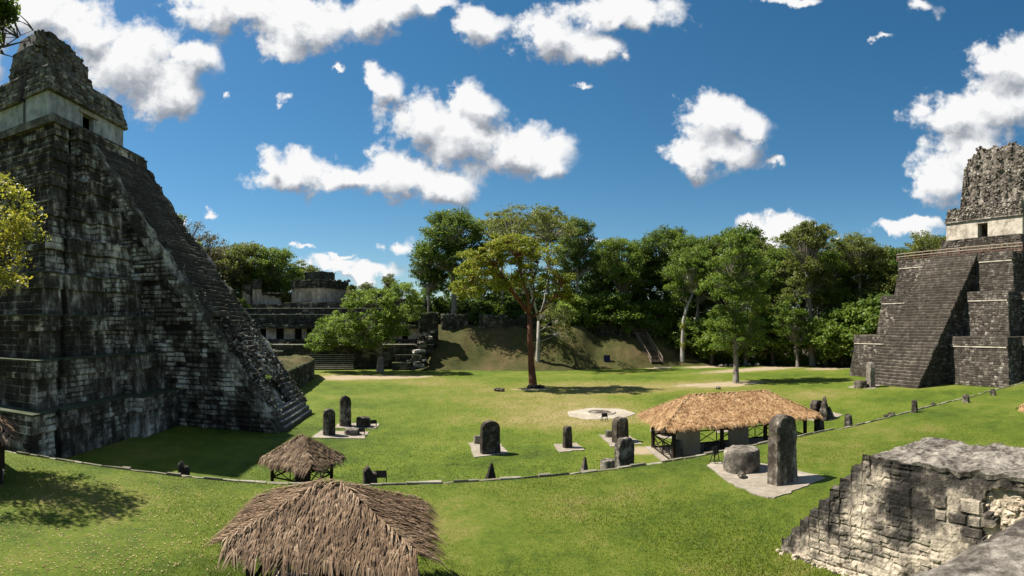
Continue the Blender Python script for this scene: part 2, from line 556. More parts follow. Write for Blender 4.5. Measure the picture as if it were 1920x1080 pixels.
M['ruin'] = stone_mat('beige_eroded_masonry', [(.0, (.022, .020, .018)), (.34, (.062, .054, .045)), (.50, (.20, .17, .135)), (.66, (.36, .305, .235)), (.88, (.54, .455, .35))],
                      big=.7, mid=2.6, w=(.25, .42, .26, .95), bdist=.09, fine_s=11, moss=.1, bstr=1.0)
M['ruindark'] = stone_mat('dark_eroded_masonry', [(.0, (.016, .015, .013)), (.40, (.05, .046, .040)), (.56, (.12, .11, .096)), (.74, (.28, .26, .225)), (.9, (.46, .43, .37))],
                      big=.6, mid=2.6, w=(.4, .5, .3, .3), bdist=.09, fine_s=12, bstr=.9)
M['ruintop'] = stone_mat('grey_weathered_plaster_top', [(.0, (.022, .018, .015)), (.34, (.072, .061, .050)), (.52, (.165, .145, .12)), (.8, (.34, .305, .255))], big=1.4, mid=4.5, w=(.42, .6, .1, .1), bdist=.08, fine_s=11, bstr=.9)
M['fill'] = stone_mat('ochre_rubble_core', [(.0, (.14, .115, .085)), (.4, (.34, .28, .205)), (.7, (.56, .47, .36))], big=1.0, mid=3, w=(.3, .5, .1, .3), bdist=.1, fine_s=12)
M['dark'] = stone_mat('dark_room_shade', [(.0, (.012, .011, .010)), (.6, (.03, .028, .025)), (.9, (.07, .065, .06))], mid=1.2)  # dark colour for room walls, standing in for the shade behind doorways
M['beigestela'] = stone_mat('sandy_replica_stela', [(.0, (.38, .27, .165)), (.4, (.56, .42, .28)), (.8, (.66, .52, .37))], big=.5, mid=2.0, w=(.3, .4, .2, .1), bdist=.03)

def plain_mat(name, c1, c2, scale=6.0, rough=.8, stretch=(1, 1, 1), bstr=.3, bdist=.02):
    m, N = new_mat(name)
    pos = N.new('ShaderNodeNewGeometry').outputs['Position']
    tone = N.new('ShaderNodeAttribute', attribute_name='tone').outputs['Fac']
    n = N.noise(N.vmath('MULTIPLY', pos, stretch), scale, 5, .6)
    v = N.math('ADD', N.math('MULTIPLY', n, .8), N.math('MULTIPLY_ADD', tone, .5, -.25))
    finish_mat(N, N.ramp(v, [(.2, c1), (.75, c2)]), rough, n, bstr, bdist)
    return m
M['wood'] = plain_mat('dark_brown_timber', (.018, .011, .008), (.05, .032, .022), 5, stretch=(4, 4, .6))
M['rail'] = plain_mat('red_brown_railing_wood', (.09, .045, .035), (.20, .11, .08), 5)
M['railpale'] = plain_mat('weathered_pale_rail', (.22, .17, .12), (.42, .34, .25), 5)
M['stairwood'] = plain_mat('weathered_stair_timber', (.12, .09, .065), (.32, .25, .19), 4)
M['sign'] = plain_mat('dark_sign_metal', (.016, .012, .010), (.04, .03, .025), 8)
M['board'] = plain_mat('blue_violet_board', (.022, .02, .06), (.045, .035, .11), 3)
M['bark_red'] = plain_mat('peeling_red_bark', (.060, .022, .012), (.20, .085, .045), 2.2, stretch=(1, 1, .5), bstr=.5, bdist=.05)
M['bark_grey'] = plain_mat('pale_grey_bark', (.10, .085, .068), (.34, .30, .25), 2.0, stretch=(1, 1, .5), bstr=.6, bdist=.05)
M['bark_dark'] = plain_mat('dark_brown_bark', (.035, .027, .02), (.12, .10, .078), 2.0, stretch=(1, 1, .4), bstr=.6, bdist=.05)
M['bark_white'] = plain_mat('whitish_bark', (.20, .18, .15), (.50, .46, .40), 1.5, stretch=(1, 1, .5))

def thatch_mat(name, stops):
    m, N = new_mat(name)
    tone = N.new('ShaderNodeAttribute', attribute_name='tone').outputs['Fac']
    pos = N.new('ShaderNodeNewGeometry').outputs['Position']
    n = N.noise(pos, 1.1, 4, .6)
    v = N.math('ADD', N.math('MULTIPLY', tone, .75), N.math('MULTIPLY_ADD', n, .9, -.32))
    finish_mat(N, N.ramp(v, stops), .75, None, spec=.25)
    return m
M['thatch_old'] = thatch_mat('old_brown_palm_thatch', [(.0, (.034, .018, .008)), (.35, (.105, .063, .033)), (.65, (.20, .128, .074)), (1.0, (.40, .30, .195))])
M['thatch_new'] = thatch_mat('tan_palm_thatch', [(.0, (.12, .055, .02)), (.3, (.25, .135, .058)), (.65, (.40, .245, .118)), (1.0, (.58, .40, .225))])

def leaf_mat(name, stops, trans=.35, hue=.0):
    m, N = new_mat(name)
    tone = N.new('ShaderNodeAttribute', attribute_name='tone').outputs['Fac']
    rnd = N.new('ShaderNodeObjectInfo').outputs['Random']
    v = N.math('ADD', N.math('MULTIPLY', tone, .85), N.math('MULTIPLY_ADD', rnd, .3, -.08))
    c = N.ramp(v, stops)
    b = N.new('ShaderNodeBsdfPrincipled', i_Base_Color=c, i_Roughness=.5)
    b.inputs['Specular IOR Level'].default_value = .3
    t = N.new('ShaderNodeBsdfTranslucent', i_0=N.mix(.5, c, (.20, .26, .03), 'SCREEN'))
    mxs = N.new('ShaderNodeMixShader', i_0=trans, i_1=b.outputs[0], i_2=t.outputs[0])
    N.new('ShaderNodeOutputMaterial', i_0=mxs.outputs[0])
    return m
M['lf_dark'] = leaf_mat('dark_green_leaves', [(.0, (.028, .056, .009)), (.5, (.066, .116, .017)), (1.0, (.16, .21, .035))], .40)
M['lf_mid'] = leaf_mat('mid_green_leaves', [(.0, (.044, .086, .011)), (.5, (.105, .168, .022)), (1.0, (.22, .275, .045))], .45)
M['lf_bright'] = leaf_mat('bright_green_leaves', [(.0, (.075, .135, .018)), (.5, (.16, .235, .038)), (1.0, (.30, .36, .08))], .5)
M['lf_olive'] = leaf_mat('olive_leaves', [(.0, (.062, .075, .017)), (.5, (.13, .145, .033)), (1.0, (.23, .235, .055))], .42)
M['lf_gold'] = leaf_mat('golden_green_leaves', [(.0, (.085, .10, .012)), (.5, (.18, .20, .02)), (.94, (.31, .29, .03)), (1.0, (.36, .19, .03))], .5)
M['lf_yellow'] = leaf_mat('autumn_yellow_leaves', [(.0, (.10, .12, .012)), (.5, (.27, .25, .025)), (.85, (.42, .33, .03)), (1.0, (.40, .14, .02))], .5)
M['lf_rust'] = leaf_mat('rusty_sparse_leaves', [(.0, (.05, .035, .025)), (.5, (.11, .07, .05)), (1.0, (.17, .12, .06))], .25)

def grass_mat(name, patches, bright=1.0, dry=None):
    """lawn: mown greens with drier, shade-darkened and barer patches; patches = (x, y, rx, ry) of bare trodden soil"""
    m, N = new_mat(name)
    geo = N.new('ShaderNodeNewGeometry')
    pos = geo.outputs['Position']
    n1 = N.noise(pos, .07, 5, .6)
    n2 = N.noise(pos, .55, 6, .65)
    n3 = N.noise(pos, 5.0, 5, .75)
    n4 = N.noise(pos, 26.0, 3, .7)
    n5 = N.noise(N.vmath('ADD', pos, (31, 7, 0)), 1.7, 5, .7)
    v = N.math('ADD', N.math('MULTIPLY', n1, 1.0), N.math('MULTIPLY', n2, .5))
    v = N.math('ADD', v, N.math('MULTIPLY', n5, .4))
    v = N.math('ADD', v, N.math('MULTIPLY', n3, .62))
    v = N.math('ADD', v, N.math('MULTIPLY_ADD', n4, .45, -.98))
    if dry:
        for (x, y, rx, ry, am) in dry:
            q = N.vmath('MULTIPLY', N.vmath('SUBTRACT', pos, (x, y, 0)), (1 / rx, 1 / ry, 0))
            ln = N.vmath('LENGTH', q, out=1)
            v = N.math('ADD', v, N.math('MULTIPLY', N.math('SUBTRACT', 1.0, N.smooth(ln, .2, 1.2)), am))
    b = bright
    col = N.ramp(v, [(.20, (.030 * b, .050 * b, .005 * b)), (.40, (.064 * b, .098 * b, .009 * b)), (.56, (.103 * b, .136 * b, .013 * b)), (.74, (.168 * b, .154 * b, .040 * b)), (.92, (.24 * b, .195 * b, .080 * b))])
    if patches:
        acc = None
        for (x, y, rx, ry) in patches:
            q = N.vmath('MULTIPLY', N.vmath('SUBTRACT', pos, (x, y, 0)), (1 / rx, 1 / ry, 0))
            ln = N.vmath('LENGTH', q, out=1)
            acc = ln if acc is None else N.math('MINIMUM', acc, ln)
        k = N.math('ADD', acc, N.math('MULTIPLY_ADD', n2, 1.5, -.75))
        k = N.math('ADD', k, N.math('MULTIPLY_ADD', n3, .5, -.25))
        fac = N.math('SUBTRACT', 1.0, N.smooth(k, .55, 1.15))
        soil = N.ramp(n3, [(.3, (.25, .19, .12)), (.7, (.40, .32, .22))])
        col = N.mix(N.math('MULTIPLY', fac, .92), col, soil)
    finish_mat(N, col, .85, N.math('ADD', n4, n3), .55, .05, .15)
    return m

# ---------------------------------------------------------------- ground, terrace, mound
def interp(x, pts):
    if x <= pts[0][0]: return pts[0][1]
    for (a, va), (b, vb) in zip(pts, pts[1:]):
        if x <= b:
            t = (x - a) / (b - a)
            t = t * t * (3 - 2 * t)
            return va + (vb - va) * t
    return pts[-1][1]

def mound_z(x, y):
    d = math.hypot(x, y)
    px = 690 + 1000 * math.atan2(x, y)
    h = interp(px, [(776, 0), (815, 8.9), (1085, 8.7), (1125, 6.7), (1270, 6.3), (1345, .6), (1420, 0)])
    d0 = interp(px, [(800, 107), (1050, 106), (1150, 110), (1300, 118)]) + 1.5 * fbm(x * .08, y * .08, 3)
    w = 11.0
    t = max(0.0, min(1.0, (d - d0) / w))
    t = t * t * (3 - 2 * t) * .35 + t * .65
    z = h * t + (.5 * fbm(x * .35, y * .35, 1.7) + .2 * fbm(x * 1.2, y * 1.2, 5)) * min(1, t * 4) * min(1.0, h / 3)
    return max(z, -.3)

A1 = spot(640, 708); A2 = spot(700, 707); A3 = spot(1000, 729); A4 = spot(1370, 720); A5 = spot(1450, 690); A6 = spot(1340, 687)
A7 = spot(1120, 790); A8 = spot(1235, 690); A9 = spot(1560, 690); A10 = spot(770, 706); A11 = spot(1300, 722)
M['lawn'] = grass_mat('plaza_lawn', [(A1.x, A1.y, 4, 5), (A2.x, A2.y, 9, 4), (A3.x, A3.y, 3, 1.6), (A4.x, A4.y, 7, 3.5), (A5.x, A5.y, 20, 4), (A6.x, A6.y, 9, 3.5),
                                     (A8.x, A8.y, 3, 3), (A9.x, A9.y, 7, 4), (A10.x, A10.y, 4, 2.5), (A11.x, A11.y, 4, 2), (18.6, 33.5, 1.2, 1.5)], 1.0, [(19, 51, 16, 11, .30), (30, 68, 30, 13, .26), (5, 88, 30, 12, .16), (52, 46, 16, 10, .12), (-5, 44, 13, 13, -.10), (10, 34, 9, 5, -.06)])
M['lawn_up'] = grass_mat('terrace_lawn', [(-19.5, 19.5, 1.5, 1.5)], .9, [(-14, 20, 7, 4, .26), (-8, 16, 8, 5, -.08), (9, 21, 8, 3, .12), (7, 16, 5, 4, -.08), (22, 20, 8, 4, .12)])  # the left negative entry darkens the grass to paint soft cloud shade
M['mound'] = None

def mound_material():
    m, N = new_mat('dry_grassy_slope')
    pos = N.new('ShaderNodeNewGeometry').outputs['Position']
    n1 = N.noise(pos, .12, 5, .6)
    n2 = N.noise(pos, .8, 6, .7)
    n3 = N.noise(pos, 6, 4, .7)
    v = N.math('ADD', N.math('MULTIPLY', n1, .8), N.math('ADD', N.math('MULTIPLY', n2, .5), N.math('MULTIPLY_ADD', n3, .3, -.3)))
    col = N.ramp(v, [(.25, (.030, .038, .008)), (.46, (.064, .066, .016)), (.62, (.115, .088, .035)), (.82, (.165, .10, .05))])
    finish_mat(N, col, .9, N.math('ADD', n2, n3), .9, .3)
    return m
M['mound'] = mound_material()

# plaza sheet: a big quad patch, finer near the viewer, reaching the horizon
def ring_sheet(rs, n, zfn):
    vs, fs = [(0, 0, zfn(0, 0))], []
    for r in rs:
        for k in range(n):
            a = 2 * math.pi * k / n
            x, y = r * math.sin(a), r * math.cos(a)
            vs.append((x, y, zfn(x, y)))
    for k in range(n):
        fs.append((0, 1 + (k + 1) % n, 1 + k))
    for i in range(len(rs) - 1):
        for k in range(n):
            a, b = 1 + i * n + k, 1 + i * n + (k + 1) % n
            fs.append((a, b, b + n, a + n))
    return vs, fs
vs, fs = ring_sheet([10, 25, 40, 60, 80, 100, 130, 180, 300, 600, 1500, 4000], 96, lambda x, y: 0.0 if math.hypot(x, y) < 200 else -.02)
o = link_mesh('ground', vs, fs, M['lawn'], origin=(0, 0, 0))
tag(o, kind='structure')

# upper terrace: a lawn sheet along a straight edge at y = 25
EDGE = 25.0
def edge_y(x):
    return EDGE + .10 * math.sin(x * .35) + .12 * math.sin(x * .13 + 1) - .0004 * x * x * (x > 30)
XS = [-60 + 1.25 * i for i in range(137)]
vs, fs = [], []
rowsy = [-14, 0, 6, 10, 14, 17, 20, 22.5, 24]
for j in range(len(rowsy) + 1):
    for x in XS:
        y = edge_y(x) - .12 if j == len(rowsy) else rowsy[j]
        vs.append((x, y, TER + .05 * fbm(x * .15, y * .15, 9) * (1 if j < len(rowsy) else 0) + (0.012 if j < len(rowsy) else -.02)))
n = len(XS)
for j in range(len(rowsy)):
    for i in range(n - 1):
        fs.append((j * n + i, j * n + i + 1, (j + 1) * n + i + 1, (j + 1) * n + i))
b = len(vs)
for x in XS:
    vs.append((x, edge_y(x) - .1, -.1))
for i in range(n - 1):
    fs.append((len(rowsy) * n + i, len(rowsy) * n + i + 1, b + i + 1, b + i))
tag(link_mesh('lawn_terrace', vs, fs, M['lawn_up'], origin=(0, 20, TER), smooth=True), kind='structure')

# kerb of worn stones along the terrace edge, a low retaining wall under it
random.seed(5)
kerb = thing('terrace_edge_wall', (10, EDGE, 0), 'long low line of worn pale kerb stones along the lawn terrace edge', 'stone edging')
m = MB()
for i in range(n - 1):
    x0, x1 = XS[i], XS[i + 1]
    y0, y1 = edge_y(x0), edge_y(x1)
    m.add([(x0, y0 - .1, 0), (x1, y1 - .1, 0), (x1, y1 - .1, TER - .06), (x0, y0 - .1, TER - .06), (x0, y0 + .14, 0), (x1, y1 + .14, 0), (x1, y1 + .14, TER - .06), (x0, y0 + .14, TER - .06)],
          [(4, 7, 6, 5), (3, 2, 6, 7), (0, 1, 2, 3)], .4)
m.build('retaining_wall', M['acro'], kerb)
x = -38.0
while x < 68:
    L = random.uniform(.45, 1.25)
    y = edge_y(x + L / 2)
    mm = MB()
    sink = random.uniform(-.05, .02) - (0.05 if random.random() < .2 else 0)
    mm.box((x + L / 2, y + random.uniform(-.03, .03), TER + sink - .01), (L - .03, random.uniform(.12, .25), .18), random.uniform(-.04, .04), random.random(), .025)
    mm.build('kerb_stone', M['kerb'], kerb)
    x += L

# grassy mound under the palace ruins
NA, ND = 150, 40
vs, fs = [], []
for j in range(ND + 1):
    d = 99 + 60 * (j / ND) ** 1.25
    for i in range(NA + 1):
        a = (755 + 700 * i / NA - 690) / 1000
        x, y = d * math.sin(a), d * math.cos(a)
        z = mound_z(x, y)
        vs.append((x, y, z if z > .03 else -.06))
for j in range(ND):
    for i in range(NA):
        k = j * (NA + 1) + i
        fs.append((k, k + 1, k + NA + 2, k + NA + 1))
tag(link_mesh('grass_mound', vs, fs, M['mound'], origin=(30, 110, 0), smooth=True), kind='structure')
# forest floor behind
m, N = new_mat('leaf_littered_forest_floor')
pos = N.new('ShaderNodeNewGeometry').outputs['Position']
nn = N.noise(pos, .6, 5, .65)
finish_mat(N, N.ramp(nn, [(.3, (.03, .025, .014)), (.7, (.09, .068, .04))]), .95, nn, .5, .1)
M['floor'] = m
vs, fs = [], []
for j in range(2):
    for i in range(61):
        px = 250 + 1900 * i / 60
        a = (px - 690) / 1000
        d = (interp(px, [(780, 135), (1290, 126), (1380, 117), (1600, 112), (2100, 110)]), 400)[j]
        vs.append((d * math.sin(a), d * math.cos(a), .05))
for i in range(60):
    fs.append((i, i + 1, 61 + i + 1, 61 + i))
tag(link_mesh('forest_floor', vs, fs, M['floor'], origin=(0, 150, .05)), kind='structure')

# ---------------------------------------------------------------- the tall temple pyramid on the left
class Frame:
    def __init__(s, o, u, v): s.o, s.u, s.v = Vector(o), Vector(u), Vector(v)
    def __call__(s, a, b, z): return s.o + s.u * a + s.v * b + Vector((0, 0, z))

def rough_prism(fr, prof, u0, u1, amp, seed, step=.55):
    """ragged masonry lump: profile (v,z) polygon outline bottom-left, up, over, down; thickness u0..u1; surfaces pushed in and out"""
    vmin, vmax = prof[0][0], prof[-1][0]
    zb = prof[0][1]
    nv = max(3, int((vmax - vmin) / step))
    def top(v):
        for (a, za), (b, zb_) in zip(prof, prof[1:]):
            if a <= v <= b: return za + (zb_ - za) * ((v - a) / max(1e-6, b - a))
        return zb
    vs, fs = [], []
    nz = max(3, int((max(p[1] for p in prof) - zb) / step))
    cols = []
    for side in (0, 1):
        for j in range(nz + 1):
            for i in range(nv + 1):
                v = vmin + (vmax - vmin) * i / nv
                t = top(min(max(v, vmin + .01), vmax - .01))
                z = zb + (t - zb) * j / nz
                p = fr(0, v, z)
                k = amp * (fbm(p.x * .7, p.y * .7, p.z * .7 + seed) + .5 * fbm(p.x * 2.1, p.y * 2.1, p.z * 2.1 + seed))
                u = (u1 + k) if side == 0 else (u0 - k)
                lean = .06 * (z - zb) * (-1 if side == 0 else 1)
                p = fr(u + lean, v + amp * .5 * fbm(p.z, p.x, seed, 3), z + (amp * .8 * mnoise.noise(Vector((v * 1.3, seed, side * 0))) if j == nz else 0))
                vs.append(p)
    W_ = nv + 1
    o2 = W_ * (nz + 1)
    for j in range(nz):
        for i in range(nv):
            a = j * W_ + i
            fs.append((a, a + 1, a + W_ + 1, a + W_))
            fs.append((o2 + a + 1, o2 + a, o2 + a + W_, o2 + a + W_ + 1))
        a = j * W_
        fs.append((o2 + a, a, a + W_, o2 + a + W_))
        a = j * W_ + nv
        fs.append((a, o2 + a, o2 + a + W_, a + W_))
    for i in range(nv):
        a = nz * W_ + i
        fs.append((a, a + 1, o2 + a + 1, o2 + a))
    return vs, fs

def patchy(seed, scale=.25, thr=.12):
    def f(c, rnd):
        k = mnoise.noise(Vector((c.x * scale + seed, c.y * scale, c.z * scale * .7)))
        return min(1.0, max(0.0, .5 + k * .9 + rnd.uniform(-.14, .14)))
    return f

T1 = Frame((-6.3, 49.3, 0), (.9925, -.122, 0), (.122, .9925, 0))
t1 = thing('pyramid_temple', T1(-25, 0, 0), 'tall blackened stepped pyramid with steep stairway and ruined roof comb, left', 'temple')
mas = Masonry()
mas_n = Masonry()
Z1 = [0, 3.3, 6.6, 9.8, 13.1, 16.3, 19.4, 22.4, 25.3, 28.2]
NTI = 9
def t1dims(k):
    f = k / (NTI - 1)
    return -10.7 - 9.9 * f, 23.6 - 13.6 * f      # front face u, half length towards the viewer
random.seed(3)
for k in range(NTI):
    u0, vn = t1dims(k)
    vm = 11.8 - 4.3 * k / (NTI - 1)
    z0, z1 = Z1[k], Z1[k + 1]
    bat = .34
    vs_ = 5.6 + (vn - 10.0) * .8          # far side
    def plan(e, u0=u0, vn=vn, vm=vm, vs_=vs_):
        # plan outline, e = inset: viewer-side corner, slot, recess, projecting middle
        return [(u0 - e, -vn + e), (u0 - e, -vn + 2.3), (u0 - .5 - e, -vn + 2.3), (u0 - .5 - e, -vn + 3.1), (u0 - e, -vn + 3.1),
                (u0 - e, -vm + e), (u0 + .95 - e, -vm + e), (u0 + .95 - e, vs_)]
    za = z0 + (z1 - z0) * .62             # apron moulding starts here
    core = MB()
    lo, hi = plan(.0), plan(bat)
    back = [(-44.0, vs_), (-44.0, -vn)]
    P0 = [T1(a, b, 0) for a, b in lo + back]
    Pm = [T1(a, b, 0) for a, b in plan(bat * .6) + back]
    Pa = [T1(a, b, 0) for a, b in plan(bat * .6 - .22) + back]
    P1 = [T1(a, b, 0) for a, b in plan(bat - .22) + back]
    core.prism(P0[::-1] if False else P0, z0 - .05, za, .4, Pm)
    core.prism(Pa, za, z1 - .02, .5, P1)
    tier = core.build('tier', M['t1'], t1)
    lg = MB().prism([T1(a, b, 0) for a, b in plan(bat - .36)] + [T1(a, b, 0) for a, b in back], z1 - .10, z1 + .03, .5)
    lg.build('tier_ledge', M['t1ledge'] if k < 4 else M['t1'], tier)
    pt = patchy(k * 3.1)
    def tf(c, r, pt=pt, vn=vn, vm=vm, k=k):
        q = pt(c, r)
        lv = (c - T1.o).dot(T1.v)
        if abs(lv + vn - 1.0) < 1.3 and k < 6: q += .34          # paler dressed stones on the corner pier
        if abs(lv + vm - .5) < 1.0: q += .26
        return min(1.0, q - .10)
    for (pl0, pl1, h0, h1) in ((lo, plan(bat * .6), z0, za), (plan(bat * .6 - .22), plan(bat - .22), za, z1)):
        for i in range(len(lo) - 1):
            a0, b0, a1, b1 = pl0[i], pl0[i + 1], pl1[i], pl1[i + 1]
            if math.hypot(b0[0] - a0[0], b0[1] - a0[1]) < .3: continue
            # walking towards +v the outside is +u: bottom edge runs from b to a so that the normal points out
            mas.face(T1(*b0, h0), T1(*a0, h0), T1(*a1, h1), T1(*b1, h1), .78 if k < 4 else .95, .42 if k < 4 else .5, tier, .07, .025, miss=.12, seed=k * 50 + i, tonefn=tf, var=.5, hole=lambda c, k=k: mnoise.noise(Vector((c.x * .3, c.y * .3, c.z * .22 + k))) > .2)
        # the face towards the viewer
        a0, b0 = pl0[0], (-40.0, pl0[0][1]); a1, b1 = pl1[0], (-40.0, pl1[0][1])
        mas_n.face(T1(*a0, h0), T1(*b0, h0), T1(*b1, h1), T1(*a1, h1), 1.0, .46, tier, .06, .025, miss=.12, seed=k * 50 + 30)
# normals of Masonry.face come from (B-A)x(D-A); flip those pointing inwards
def outward_fix(mas, centre):
    out = []
    for b in mas.blocks:
        out.append(b)
    mas.blocks = out

# --- the stairway
SL = 1.38
def su(z): return -z / SL
ramp = MB()
prof = [(-.9, 0), (-.9 + su(.3), .3), (su(28.2) - .9, 28.1), (-24, 28.1), (-24, 0)]
vsr = [T1(u, -4.9, z) for u, z in prof] + [T1(u, 5.2, z) for u, z in prof]
np_ = len(prof)
ramp.add(vsr, [tuple(range(np_)), tuple(range(2 * np_ - 1, np_ - 1, -1))] + [((i + 1) % np_, i, i + np_, (i + 1) % np_ + np_) for i in range(np_)], .4)
stair = ramp.build('stairway_core', M['t1'], t1)
rnd = random.Random(8)
nst = 68
hs = 28.2 / nst
for i in range(nst):
    z1 = (i + 1) * hs
    spans = [(-4.5, 4.7)]
    if i < 4: spans = [(-4.9, 4.9)]
    elif i < 9: spans = [(-4.9 + .1 * (i - 4), -3.5), (1.9, 4.9)]
    elif i < 15: spans = [(-3.2, -1.6), (2.6, 4.4)]
    elif i < 24: spans = [(-1.0, 3.4)]
    for (va, vb) in spans:
        m = MB()
        nseg = max(2, int((vb - va) / .8))
        row = []
        for s in range(nseg + 1):
            v = va + (vb - va) * s / nseg
            j = 0.012 if i < 8 else .07
            dz, du = rnd.uniform(-j, j), rnd.uniform(-j, j) * 1.4
            row.append((v, dz, du))
        vv, ff = [], []
        un = su(i * hs)
        for (v, dz, du) in row:
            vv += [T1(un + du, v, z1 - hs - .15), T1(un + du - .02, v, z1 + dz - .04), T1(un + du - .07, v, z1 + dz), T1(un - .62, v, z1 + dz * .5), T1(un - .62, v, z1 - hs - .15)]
        for s in range(nseg):
            a, b = s * 5, s * 5 + 5
            for q in range(4):
                ff.append((a + q, a + q + 1, b + q + 1, b + q))
        ff += [(4, 3, 2, 1, 0), tuple(nseg * 5 + q for q in range(5))]
        kt = rnd.uniform(-.15, .15)
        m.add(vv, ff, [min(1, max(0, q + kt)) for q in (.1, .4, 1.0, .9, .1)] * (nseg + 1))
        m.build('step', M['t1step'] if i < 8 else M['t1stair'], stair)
# notch floor on the restored lower steps
m = MB().box(T1(-3.0, -1.2, 4 * hs - .12), (2.4, 4.6, .2), R(-7), .6)
m.build('landing_slab', M['ledge'], stair)
# ramps on either side of the stair
for (va, vb, nm) in ((-5.6, -4.5, 'north_ramp'), (4.6, 5.6, 'south_ramp')):
    def f(s, t, va=va, vb=vb):
        z = 1.2 + t * 26.2
        v = va + (vb - va) * s
        p = T1(su(z) + .05, v, z)
        k = (.35 if va < 0 else .65) * fbm(p.x * .6, p.y * .6, p.z * .6 + va, 4)
        return T1(su(z) + (.15 + k if 0 < s < 1 else -1.4), v + .2 * fbm(p.z, 0, va), z + .12 * fbm(p.x * 2, p.y * 2, p.z * 2))
    vs, fs = grid_patch(8, 70, f)
    link_mesh('stair_ramp', vs, [q[::-1] for q in fs], M['t1'], t1, [.45] * len(vs))
# side wall of the stairway, towards the viewer
prof_k = [0, 3.3, 6.6, 9.8, 13.1, 16.3, 19.4, 22.4, 25.3, 28.2]
for k in range(NTI):
    z0, z1 = prof_k[k], prof_k[k + 1]
    ub = t1dims(k)[0] + .9
    a0, a1 = su(z0) - .35, su(z1) - .35
    if k == 0: a0 -= .1
    mas.face(T1(a0, -5.55, z0), T1(ub - .6, -5.55, z0), T1(ub - .6, -5.5, z1), T1(a1, -5.5, z1), 1.0, .5, stair, .12, .06, miss=.16, seed=700 + k, tonefn=patchy(k * 2.2 + 9, .45))
sw = MB()
sw.add([T1(-.5, -5.55, 0), T1(su(28.2) - .5, -5.5, 28.2), T1(-23, -5.5, 28.2), T1(-16, -5.55, 0)], [(0, 1, 2, 3), (3, 2, 1, 0)], .3)
sw.add([T1(-.5, -5.55, 0), T1(su(28.2) - .5, -5.5, 28.2), T1(su(28.2) - .5, -4.0, 28.2), T1(-.5, -4.0, 0)], [(0, 1, 2, 3)], .3)
sw.build('side_wall', M['t1'], t1)
mas.finish(t1, M['t1'])
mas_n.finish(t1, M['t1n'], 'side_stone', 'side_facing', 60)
# collapsed stones on the lower stair
rub = MB()
rnd = random.Random(21)
for i in range(1500):
    z = abs(rnd.gauss(0, 1)) * 6.5 + 1.2
    if z > 24: continue
    v = rnd.choice((rnd.uniform(-5.6, -2.6), rnd.uniform(-4.5, 4.2), rnd.uniform(3.2, 5.7)))
    if z < 3.6 and -3.4 < v < 1.6 and rnd.random() < .85: continue
    if z > 10 and -3.6 < v < 4.4 and rnd.random() < .8: continue
    rub.rock(T1(su(z) + rnd.uniform(-.15, .28), v, z + rnd.uniform(0, .18)), rnd.uniform(.07, .20), i, .8)
for i in range(260):
    z = 4.2 + rnd.random() * 3.6
    v = rnd.uniform(-3.3, 2.6)
    rub.rock(T1(su(z) + .35 - .3 * rnd.random(), v, z - .3), rnd.uniform(.16, .38), 5000 + i, .8)
tag(rub.build('fallen_stones', M['t1'], t1), kind='stuff')

# --- sanctuary and roof comb on top
top = MB()
top.prism([T1(-20.4, -10.4, 0), T1(-20.4, 6.2, 0), T1(-40, 6.2, 0), T1(-40, -10.4, 0)][::-1], 28.15, 28.9, .4)
tp = top.build('summit_platform', M['t1top'], t1)
VB0, VB1, UB = -9.2, 4.0, -22.0
zb, zt = 28.9, 31.9
wl = MB()
dv = (VB0 + VB1) / 2 - .2
def wallbox(m, u0, u1, v0, v1, z0, z1, tone=.5):
    vs = [T1(u, v, z) for z in (z0, z1) for (u, v) in ((u0, v0), (u1, v0), (u1, v1), (u0, v1))]
    m.add(vs, [(3, 2, 1, 0), (4, 5, 6, 7), (0, 1, 5, 4), (1, 2, 6, 5), (2, 3, 7, 6), (3, 0, 4, 7)], tone)
wallbox(wl, UB, UB - .6, VB0, dv - .95, zb, zt, .55)
wallbox(wl, UB, UB - .6, dv + .95, VB1, zb, zt, .55)
wallbox(wl, UB - .05, UB - .6, dv - .95, dv + .95, zb + 2.45, zt, .6)
wallbox(wl, UB - .6, UB - 3.1, VB0 + .02, VB0 + 1.2, zb, zt, .35)
wallbox(wl, UB - .6, UB - 3.1, VB1 - 1.2, VB1 - .02, zb, zt, .35)
wallbox(wl, UB - 3.7, UB - 9.5, VB0 + .25, VB1 - .25, zb, zt, .3)
wall_o = wl.build('sanctuary_wall', M['t1wall'], t1)
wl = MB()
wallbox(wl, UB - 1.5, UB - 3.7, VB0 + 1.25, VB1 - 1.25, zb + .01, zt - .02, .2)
wl.build('dark_inner_wall', M['dark'], wall_o)  # inner wall coloured dark to stand in for the unlit room
lin = MB()
lin.box(T1(UB + .05, dv, zb + 2.5), (.3, 3.3, .22), R(-7), .7)
lin.build('door_lintel', M['railpale'], wall_o)
sillm = MB().box(T1(UB - .75, dv + .35, zb + .7), (.12, .9, 1.4), R(-7), .5)
sillm.build('door_screen', M['wood'], wall_o)
